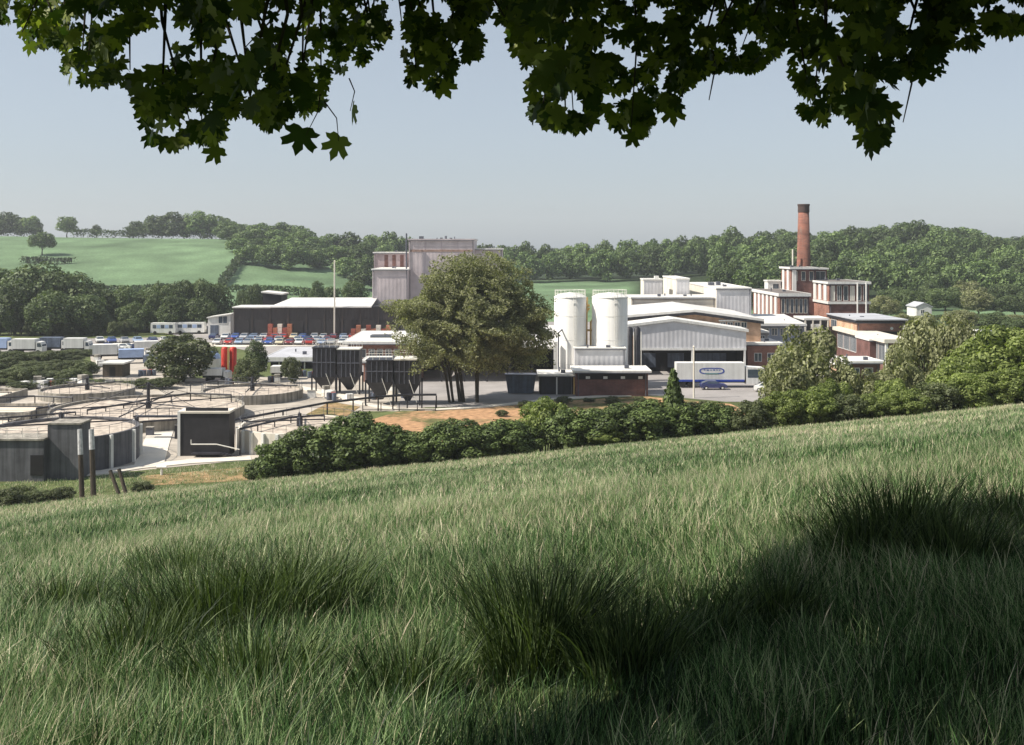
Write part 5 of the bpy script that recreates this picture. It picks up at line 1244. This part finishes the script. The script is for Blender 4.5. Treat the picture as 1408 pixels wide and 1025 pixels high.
# ------------------------------------------------------------------ meadow grass
def blade_field(D0, D1, dens, h0, h1, w0, segs, rng, spread=1.12, stalk=False):
    """upright curved blades between two distances; width of the strip follows the view with a margin"""
    n_try = int(dens * (D1 ** 2 - D0 ** 2) * .5 * 1.02 * spread)
    r = np.sqrt(rng.random(n_try) * (D1 ** 2 - D0 ** 2) + D0 ** 2); t = (rng.random(n_try) * 2 - 1) * .53 * spread
    x = r * t; y = r
    tuft = np.clip(.5 + 1.5 * (fbm(x * 1.5, y * 1.1) - .5) , .2, 1); big = fbm(x * .16 + 9, y * .16)
    keep = rng.random(n_try) < np.clip(.4 + 1.0 * (tuft - .3), .25, 1)
    x, y, tuft, big = x[keep], y[keep], tuft[keep], big[keep]
    n = len(x); z = ground(x, y); ok = ((z > .15) & (y < 104)) | ((y > 85) & (x < -18) & (y < 107.5 + .51 * (x + 46.8))); x, y, z, tuft, big = x[ok], y[ok], z[ok], tuft[ok], big[ok]; n = len(x)
    H = (h0 + (h1 - h0) * rng.random(n)) * (.42 + 1.0 * tuft)
    a = rng.random(n) * 2 * pi; lean = H * (.15 + (.3 if stalk else .75) * rng.random(n) ** 1.5)
    # prevailing lean of the sward, locally coherent
    la = fbm(x * .25, y * .25) * 10
    dx = np.cos(a) * .95 + np.cos(la) * .25; dy = np.sin(a) * .95 + np.sin(la) * .25
    ori = rng.random(n) * pi; wx = np.cos(ori); wy = np.sin(ori) * .6
    W = w0 * (.6 + .8 * rng.random(n))
    V = []
    for k in range(segs + 1):
        s = k / segs; wk = (W * (1 - s) ** .7 * .5 if k < segs else W * 0) if not stalk else W * [.35, .3, .3, 1.3, 0][k]
        cx = x + dx * lean * s ** 2; cy = y + dy * lean * s ** 2; cz = z - .02 + H * (s - .25 * s ** 2 * (lean / H) ** 2)
        if k < segs:
            V.append(np.stack([cx - wx * wk, cy - wy * wk, cz], 1)); V.append(np.stack([cx + wx * wk, cy + wy * wk, cz], 1))
        else: V.append(np.stack([cx, cy, cz], 1))
    nv = 2 * segs + 1; P = np.stack(V, 1).reshape(-1, 3)
    base = (np.arange(n) * nv)[:, None]
    quads = [base + np.array([2 * k, 2 * k + 1, 2 * k + 3, 2 * k + 2]) for k in range(segs - 1)]
    tri = base + np.array([2 * segs - 2, 2 * segs - 1, 2 * segs])
    tone = np.clip(.95 * rng.random(n) ** 1.5 + .7 * (big - .42) + .25 * (tuft - .4) + .4 * (rng.random(n) > .92) + .22 * sstep((y - 45) / 40), 0, 1)
    if stalk: tone = np.clip(.72 + .3 * rng.random(n), 0, 1)
    return P, (np.concatenate(quads) if quads else None), tri, np.repeat(tone, nv)
def grass_mat():
    m, nt, b = newmat('meadow_grass'); L = nt.links
    at = N(nt, 'ShaderNodeAttribute', attribute_name='tone'); cr = N(nt, 'ShaderNodeValToRGB')
    el = cr.color_ramp.elements; el[0].position = 0; el[0].color = (.012, .030, .011, 1); el[1].position = 1; el[1].color = (.74, .64, .46, 1)
    for p, c in ((.22, (.045, .100, .026, 1)), (.46, (.12, .245, .075, 1)), (.72, (.36, .48, .21, 1))): q = el.new(p); q.color = c
    L.new(at.outputs['Fac'], cr.inputs[0]); L.new(cr.outputs[0], b.inputs['Base Color']); b.inputs['Roughness'].default_value = .5; b.inputs['Specular IOR Level'].default_value = .4
    tr = N(nt, 'ShaderNodeBsdfTranslucent'); L.new(cr.outputs[0], tr.inputs[0]); ms = N(nt, 'ShaderNodeMixShader'); ms.inputs[0].default_value = .3
    L.new(b.outputs[0], ms.inputs[1]); L.new(tr.outputs[0], ms.inputs[2]); L.new(ms.outputs[0], nt.nodes['Material Output'].inputs['Surface'])
    return m
GRASS = grass_mat()
def build_grass():
    rng = np.random.default_rng(3); Ps = []; Q = []; T = []; TN = []; off = 0
    for D0, D1, dens, h0, h1, w0, segs, *st in [(4, 12, 9, .3, .5, .003, 4, 1), (12, 30, 5, .3, .5, .005, 4, 1),
        (2.5, 8, 3800, .06, .40, .0075, 3), (8, 15, 1800, .06, .38, .0105, 3), (15, 30, 620, .08, .36, .014, 2), (30, 55, 190, .08, .34, .025, 2), (55, 120, 62, .10, .32, .05, 2)]:
        sp_ = 2.0 if D1 < 13 else 1.5 if D1 < 31 else 1.2
        P, q, t, tn = blade_field(D0, D1, dens, h0, h1, w0, segs, rng, spread=sp_, stalk=bool(st)); Ps.append(P); TN.append(tn)
        if q is not None: Q.append(q + off)
        T.append(t + off); off += len(P)
    me = np_mesh('grass', np.concatenate(Ps), [np.concatenate(Q), np.concatenate(T)], GRASS, {'tone': np.concatenate(TN)})
    o = link(bpy.data.objects.new('grass', me)); tag(o, 'long rough meadow grass covering the hillside', 'grass', kind='stuff')
    print('grass verts', off)
build_grass()

rush = leafmat('rush_blade', (.010, .026, .010), (.17, .23, .09), .15, obj_var=.15)
def tussock(px, D, h, r, n, seed, label, lean=.42):
    n = int(n * 2.0); h *= 1.3
    rng = np.random.default_rng(seed); x0 = X(px, D)
    a = rng.random(n) * 2 * pi; q = rng.random(n) ** .75 * r * 1.35
    x = np.cos(a) * q; y = np.sin(a) * q; z = ground(x + x0, y + D) - gz(x0, D) - .03
    H = h * (.28 + .78 * rng.random(n) ** 1.7); ln = H * lean * (.2 + .9 * rng.random(n)) * (.4 + q / r)
    a2 = a + rng.normal(size=n) * .5; W = .007 + .006 * rng.random(n); V = []; segs = 4; o = rng.random(n) * pi
    for k in range(segs + 1):
        s = k / segs; wk = W * (1 - s ** 2) * .5
        c = np.stack([x + np.cos(a2) * ln * s ** 2, y + np.sin(a2) * ln * s ** 2, z + H * (s - .2 * s * s)], 1)
        wv = np.stack([np.cos(o) * wk, np.sin(o) * wk, 0 * wk], 1)
        if k < segs: V += [c - wv, c + wv]
        else: V.append(c)
    nv = 2 * segs + 1; P = np.stack(V, 1).reshape(-1, 3); base = (np.arange(n) * nv)[:, None]
    quads = np.concatenate([base + np.array([2 * k, 2 * k + 1, 2 * k + 3, 2 * k + 2]) for k in range(segs - 1)]); tri = base + np.array([2 * segs - 2, 2 * segs - 1, 2 * segs])
    me = np_mesh('grass_tussock', P, [quads, tri], rush, {'tone': np.repeat(rng.random(n) ** 1.5, nv)})
    ob = link(bpy.data.objects.new('grass_tussock', me)); ob.location = (x0, D, gz(x0, D)); tag(ob, label, 'tussock', 'dark grass tussocks in the meadow')
def plane_D(px, py):
    t = (px - 704) / F; return 1.6 / ((py - HOR) / F - .175 + .1 * t)
for i, (px, py, hpx, rpx, n, lb) in enumerate([
    (740, 925, 175, 60, 900, 'tallest dark rush tussock fanning out near the middle of the meadow'),
    (1235, 775, 135, 62, 1000, 'dark spiky tussock on the far rim of the deep shade'),
    (1185, 790, 100, 50, 600, 'tussock just left of the spiky one at the shade rim'),
    (1310, 790, 110, 50, 600, 'tussock right of the spiky one at the shade rim'),
    (1065, 860, 95, 46, 500, 'small dark tussock where the shade begins'),
    (300, 870, 120, 95, 1400, 'broad tangled tussock in the left half of the meadow'),
    (400, 850, 125, 70, 900, 'upright dark tussock beside the broad tangled one'),
    (455, 830, 100, 40, 400, 'narrow tussock with straight dark stalks right of the upright dark one'),
    (180, 930, 100, 70, 700, 'low bent tussock near the left corner'),
    (860, 930, 120, 60, 700, 'pale edged tussock between the tallest tussock and the shade'),
    (1390, 740, 90, 40, 400, 'tussock cut by the edge of the view at the shade rim'),
    (560, 960, 100, 60, 500, 'short tussock left of the tallest one'),
    (250, 800, 70, 50, 500, 'distant dark tussock at the back of the broad tangled one'),
    (350, 960, 110, 70, 700, 'coarse tussock in front of the upright dark one'),
    (90, 850, 70, 46, 400, 'small spiky tussock near the margin of the view'),
    (795, 880, 120, 46, 600, 'slender tussock leaning against the tallest one'),
    (690, 860, 100, 40, 500, 'upright tussock left behind the tallest one'),
    (900, 830, 60, 44, 300, 'far short tussock between tallest tussock and shade'),
    (1120, 740, 50, 40, 300, 'faint tussock in sunlit grass before the shade rim'),
    (960, 880, 90, 50, 500, 'thin tussock just outside the shade')]):
    D = plane_D(px, py); tussock(px, D, hpx * D / F, rpx * D / F, n, 500 + i, lb)

# ------------------------------------------------------------------ overhanging tree
def maple_leaf():
    """five pointed lobes as a fan, unit length, stalk at the origin, tip to +y"""
    L_ = [(0, 1.0), (.10, .80), (.17, .70), (.13, .52), (.30, .66), (.47, .74), (.48, .60), (.56, .50), (.36, .34), (.30, .26), (.46, .20), (.55, .05), (.38, .02), (.28, -.10), (.12, -.08), (0, 0)]
    pts = L_ + [(-x, y) for x, y in L_[-2:0:-1]]
    return np.array(pts)
def overhanging_tree():
    e = empty('overhanging_tree', (9.0, -3.0, gz(9.0, -3.0)), 0, 'broad leaved tree whose dark sprays of lobed leaves hang over the top of the view', 'tree')
    O = Vector(e.location); rng = np.random.default_rng(21); rr = random.Random(21)
    # lower outline of the leaf mass, photo column -> row
    PR = [(-60, 40), (0, 36), (25, 48), (50, 68), (85, 100), (105, 122), (130, 124), (160, 116), (185, 130), (205, 205), (240, 213), (270, 196), (295, 222), (304, 168), (340, 160), (370, 184), (400, 160), (440, 172), (452, 96), (475, 108), (500, 88), (522, 84), (532, 46), (545, 8), (553, 66), (562, 118), (580, 128), (612, 130), (624, 96), (660, 84), (666, 36), (700, 34), (706, 78), (722, 84), (730, 165), (765, 182), (800, 186), (830, 156), (858, 198), (890, 190), (900, 158), (936, 164), (944, 124), (975, 104), (1005, 100), (1035, 104), (1070, 80), (1086, 60), (1094, 150), (1120, 180), (1150, 172), (1172, 158), (1180, 205), (1215, 208), (1226, 160), (1240, 116), (1262, 90), (1292, 118), (1296, 72), (1340, 70), (1352, 46), (1380, 56), (1408, 48), (1480, 50)]
    px_, py_ = [a for a, b in PR], [b for a, b in PR]
    gaps = [(210, 66, 44, 28), (240, 46, 26, 16), (350, 42, 34, 16), (325, 66, 22, 18), (375, 26, 24, 14), (410, 60, 14, 10), (190, 92, 14, 10), (395, 12, 14, 12), (840, 62, 14, 12), (905, 20, 14, 9), (1005, 12, 8, 14), (1150, 30, 18, 12), (1265, 32, 14, 10), (1345, 26, 10, 22), (1330, 46, 18, 8), (260, 160, 12, 6), (1230, 140, 12, 8), (660, 120, 6, 6), (780, 30, 6, 12), (15, 18, 7, 14), (545, 40, 8, 40), (1130, 130, 8, 8), (990, 70, 10, 5), (1110, 20, 8, 12)]
    pos = []; tip = []; size = []; tone = []
    def sprayD(p): return 6.4 + 1.1 * math.sin(p * .013 + 1) + .7 * math.sin(p * .031)
    n = 0
    while n < 5800:
        p = rr.uniform(-90, 1500); lim = float(np.interp(p, px_, py_)); q = rr.uniform(-70, lim)
        s = rr.uniform(.06, .112); Dd = sprayD(p) + rr.uniform(-.8, .8) * (1 if q < lim - 30 else .5)
        half = s * F / Dd * .5
        if q > lim - half * .9: q = lim - half * rr.uniform(.75, 1.1)
        if any(((p - a) / (c + half * .45)) ** 2 + ((q - b) / (d + half * .45)) ** 2 < 1 for a, b, c, d in gaps) and rr.random() < .93: continue
        if rr.random() < .9 and vnoise(p * .06, q * .07) < .44: continue
        pos.append((X(p, Dd), Dd, Z(q, Dd))); size.append(s); n += 1
    # the separate leaves that hang below the mass
    loose = [(412, 192, .165), (463, 202, .175), (484, 156, .15), (40, 66, .11), (294, 212, .10), (95, 108, .10), (1200, 190, .11), (1268, 106, .11), (612, 122, .12), (800, 172, .12), (868, 192, .11), (925, 158, .12), (1197, 205, .09), (1386, 42, .11)]
    for p, q, s in loose:
        Dd = sprayD(p); pos.append((X(p, Dd), Dd, Z(q, Dd))); size.append(s * 1.1)
    nl = len(pos)
    # higher canopy above and beside the view: it shades the meadow in the lower right of the picture
    # rim of the shaded ground, distance -> x
    RD_ = [3.0, 5.7, 6.5, 7.5, 10.3, 12.0, 14.8]; RX_ = [-1.2, 0.1, .7, 1.25, 2.5, 3.5, 5.5]
    k2 = 0
    while k2 < 17000:
        gy = rr.uniform(3.0, 15.2); rx = float(np.interp(gy, RD_, RX_)); gx = rx + rr.uniform(0, 1) ** 1.25 * 11.5
        if vnoise(gx * 1.1 + 3, gy * 1.1) + (gx - rx) * .9 + (15.2 - gy) * .3 < .55: continue
        g0 = 21.4 - .175 * gy + .1 * gx; h = max((EYE + .262 * (gy + .4)) - g0, 0) + abs(rr.gauss(0, 1)) * 1.1
        pos.append((gx - SUNV.x / SUNV.z * -h, gy + SUNV.y / SUNV.z * h, g0 + h)); size.append(rr.uniform(.17, .27)); k2 += 1
    k2 = 0
    while k2 < 1500:      # unseen foliage added to shade the hanging sprays below it
        P = (rr.uniform(-4.6, 2.5), rr.uniform(5.2, 8.4), 0); z = EYE + .285 * P[1] + abs(rr.gauss(0, .8))
        if vnoise(P[0] * 1.3, P[1] * 1.3) < .3 or P[0] < -1.6: continue
        pos.append((P[0], P[1], z)); size.append(rr.uniform(.15, .22)); k2 += 1
    k2 = 0
    while k2 < 9000:  # unseen crown over, behind and beside the camera, added to block skylight
        if rr.random() < .55: P = (rr.uniform(-.8, 13), rr.uniform(-10, 3.2), 26.6 + rr.uniform(0, 1) * 4)
        else:
            y_ = rr.uniform(1, 17); P = (max(y_ * .8, 6) + rr.uniform(0, 5), y_, rr.uniform(24.5, 29))
        if vnoise(P[0] * .7 + 5, P[1] * .7 + P[2] * .5) < .3: continue
        pos.append(P); size.append(rr.uniform(.26, .38)); k2 += 1
    pos = np.array(pos) ; size = np.array(size); k = len(pos)
    # leaf frames: tips droop, faces turned every way
    tip = unit(np.stack([rng.normal(size=k) * .55, rng.normal(size=k) * .35, -.9 + rng.normal(size=k) * .35], 1))
    nr = rng.normal(size=(k, 3)) * .6; nr[:nl, 1] += np.where(rng.random(nl) < .7, -1.0, 0.); nr[nl:, 2] += 1.5
    tip[nl:] = unit(tip[nl:] * .4 + rng.normal(size=(k - nl, 3)) * np.array([1, 1, .3]))
    sd_ = unit(np.cross(tip, nr)); nn = np.cross(sd_, tip)
    lf = maple_leaf(); m = len(lf); cx, cy = 0.0, .3
    allp = np.concatenate([[[cx, cy]], lf]); w_ = .95 + .2 * rng.random(k)
    cup = (np.abs(allp[:, 0]) * .25 + (allp[:, 1] - .3) ** 2 * .25)
    P = pos[:, None, :] + size[:, None, None] * (sd_[:, None, :] * (allp[None, :, 0] * w_[:, None])[..., None] + tip[:, None, :] * (allp[None, :, 1] - .4)[..., None] + nn[:, None, :] * (cup[None, :] * rng.uniform(-1, 1, k)[:, None])[..., None])
    P = P.reshape(-1, 3) - np.array(O)
    b0 = (np.arange(k) * (m + 1))[:, None, None]; f = np.stack([np.zeros(m, int), np.arange(1, m + 1), np.roll(np.arange(1, m + 1), -1)], 1)[None]
    F_ = (b0 + f).reshape(-1, 3)
    tn = rng.random(k) ** 2; 
    mat = leafmat('canopy_leaf', (.036, .066, .020), (.26, .30, .07), .36, obj_var=0)
    link(bpy.data.objects.new('foliage', np_mesh('foliage', P, [F_], mat, {'tone': np.repeat(tn, m + 1)})), e)
    # trunk, limbs and hanging twigs
    V3 = lambda x, y, z: Vector((x, y, z)) - O
    mb = MB(); mb.path([V3(9, -3, O.z - .3), V3(8.9, -2.8, O.z + 2), V3(8.6, -2.2, O.z + 4.5), V3(8.2, -1.4, O.z + 7), V3(7.6, -.4, O.z + 9)], [.42, .34, .30, .25, .18], 14); mb.build('trunk', bark, e)
    limbs = [[(8.6, -2.2, O.z + 4.5), (5.5, 1.5, 26.4), (2.5, 4.5, 26.3), (-.5, 6.8, 26.4), (-2.6, 8.2, 26.6)], [(8.2, -1.4, O.z + 7), (6, 3, 28.2), (4.6, 7, 28.0), (3.2, 10.5, 28.1)], [(5.5, 1.5, 26.4), (2.0, 2.8, 26.0), (-1.5, 4.6, 25.9), (-3.8, 6.2, 25.7)], [(6, 3, 28.2), (4.4, 5.4, 26.6), (3.4, 7.2, 26.0)]]
    for l in limbs:
        q = MB(); r0 = .16; q.path([V3(*p) for p in l], [r0 * (1 - .2 * i) for i in range(len(l))], 8); q.build('branch', bark, e)
    hang = [(395, 0, 332, 60, 6.2), (978, 60, 979, 135, 6.6), (1252, 70, 1250, 166, 6.5), (1198, 60, 1200, 175, 6.6), (560, -60, 590, 118, 6.8), (760, -60, 790, 160, 6.4), (870, -60, 870, 180, 6.3), (230, 90, 240, 200, 6.4), (120, -50, 110, 105, 6.6), (1120, -60, 1125, 165, 6.5), (480, 108, 478, 150, 6.5), (440, 130, 416, 184, 6.4), (446, 140, 462, 192, 6.5), (1340, -40, 1310, 60, 6.6), (700, -50, 610, 80, 6.6), (1000, -60, 940, 130, 6.4), (300, -60, 420, 150, 6.4), (60, -40, 20, 40, 6.5), (1270, -40, 1160, 40, 6.8)]
    for p0, q0, p1, q1, Dd in hang:
        A = V3(X(p0, Dd), Dd, Z(q0, Dd)); B = V3(X(p1, Dd), Dd + .1, Z(q1, Dd)); mid = (A + B) / 2 + Vector((.03, 0, .02))
        q = MB(); q.path([A, mid, B], [.0045, .0035, .002] if q1 - q0 < 60 and q0 > 90 else [.008, .006, .003], 5); q.build('twig', bark, e)
    for i in range(60):
        p = rr.uniform(-60, 1460); Dd = sprayD(p); lim = float(np.interp(p, px_, py_))
        A = V3(X(p + rr.uniform(-60, 60), Dd), Dd, Z(-110, Dd)); B = V3(X(p, Dd), Dd, Z(lim - 30, Dd)); q = MB(); q.path([A, (A + B) / 2 + Vector((rr.uniform(-.1, .1), 0, 0)), B], [.014, .009, .003], 5); q.build('twig', bark, e)
overhanging_tree()

# ------------------------------------------------------------------ haze
hz, nt_, b_ = newmat('valley_haze'); nt_.nodes.remove(b_)
pv = N(nt_, 'ShaderNodeVolumePrincipled'); pv.inputs['Color'].default_value = (.88, .93, .98, 1); pv.inputs['Density'].default_value = .00019; pv.inputs['Anisotropy'].default_value = .2
nt_.links.new(pv.outputs[0], nt_.nodes['Material Output'].inputs['Volume'])
m = MB(); m.box(-1900, 1900, -1900, 1900, -5, 75); tag(m.build('haze', hz), 'thin pale summer haze over the valley', 'haze', kind='stuff')
SC.cycles.volume_step_rate = 10
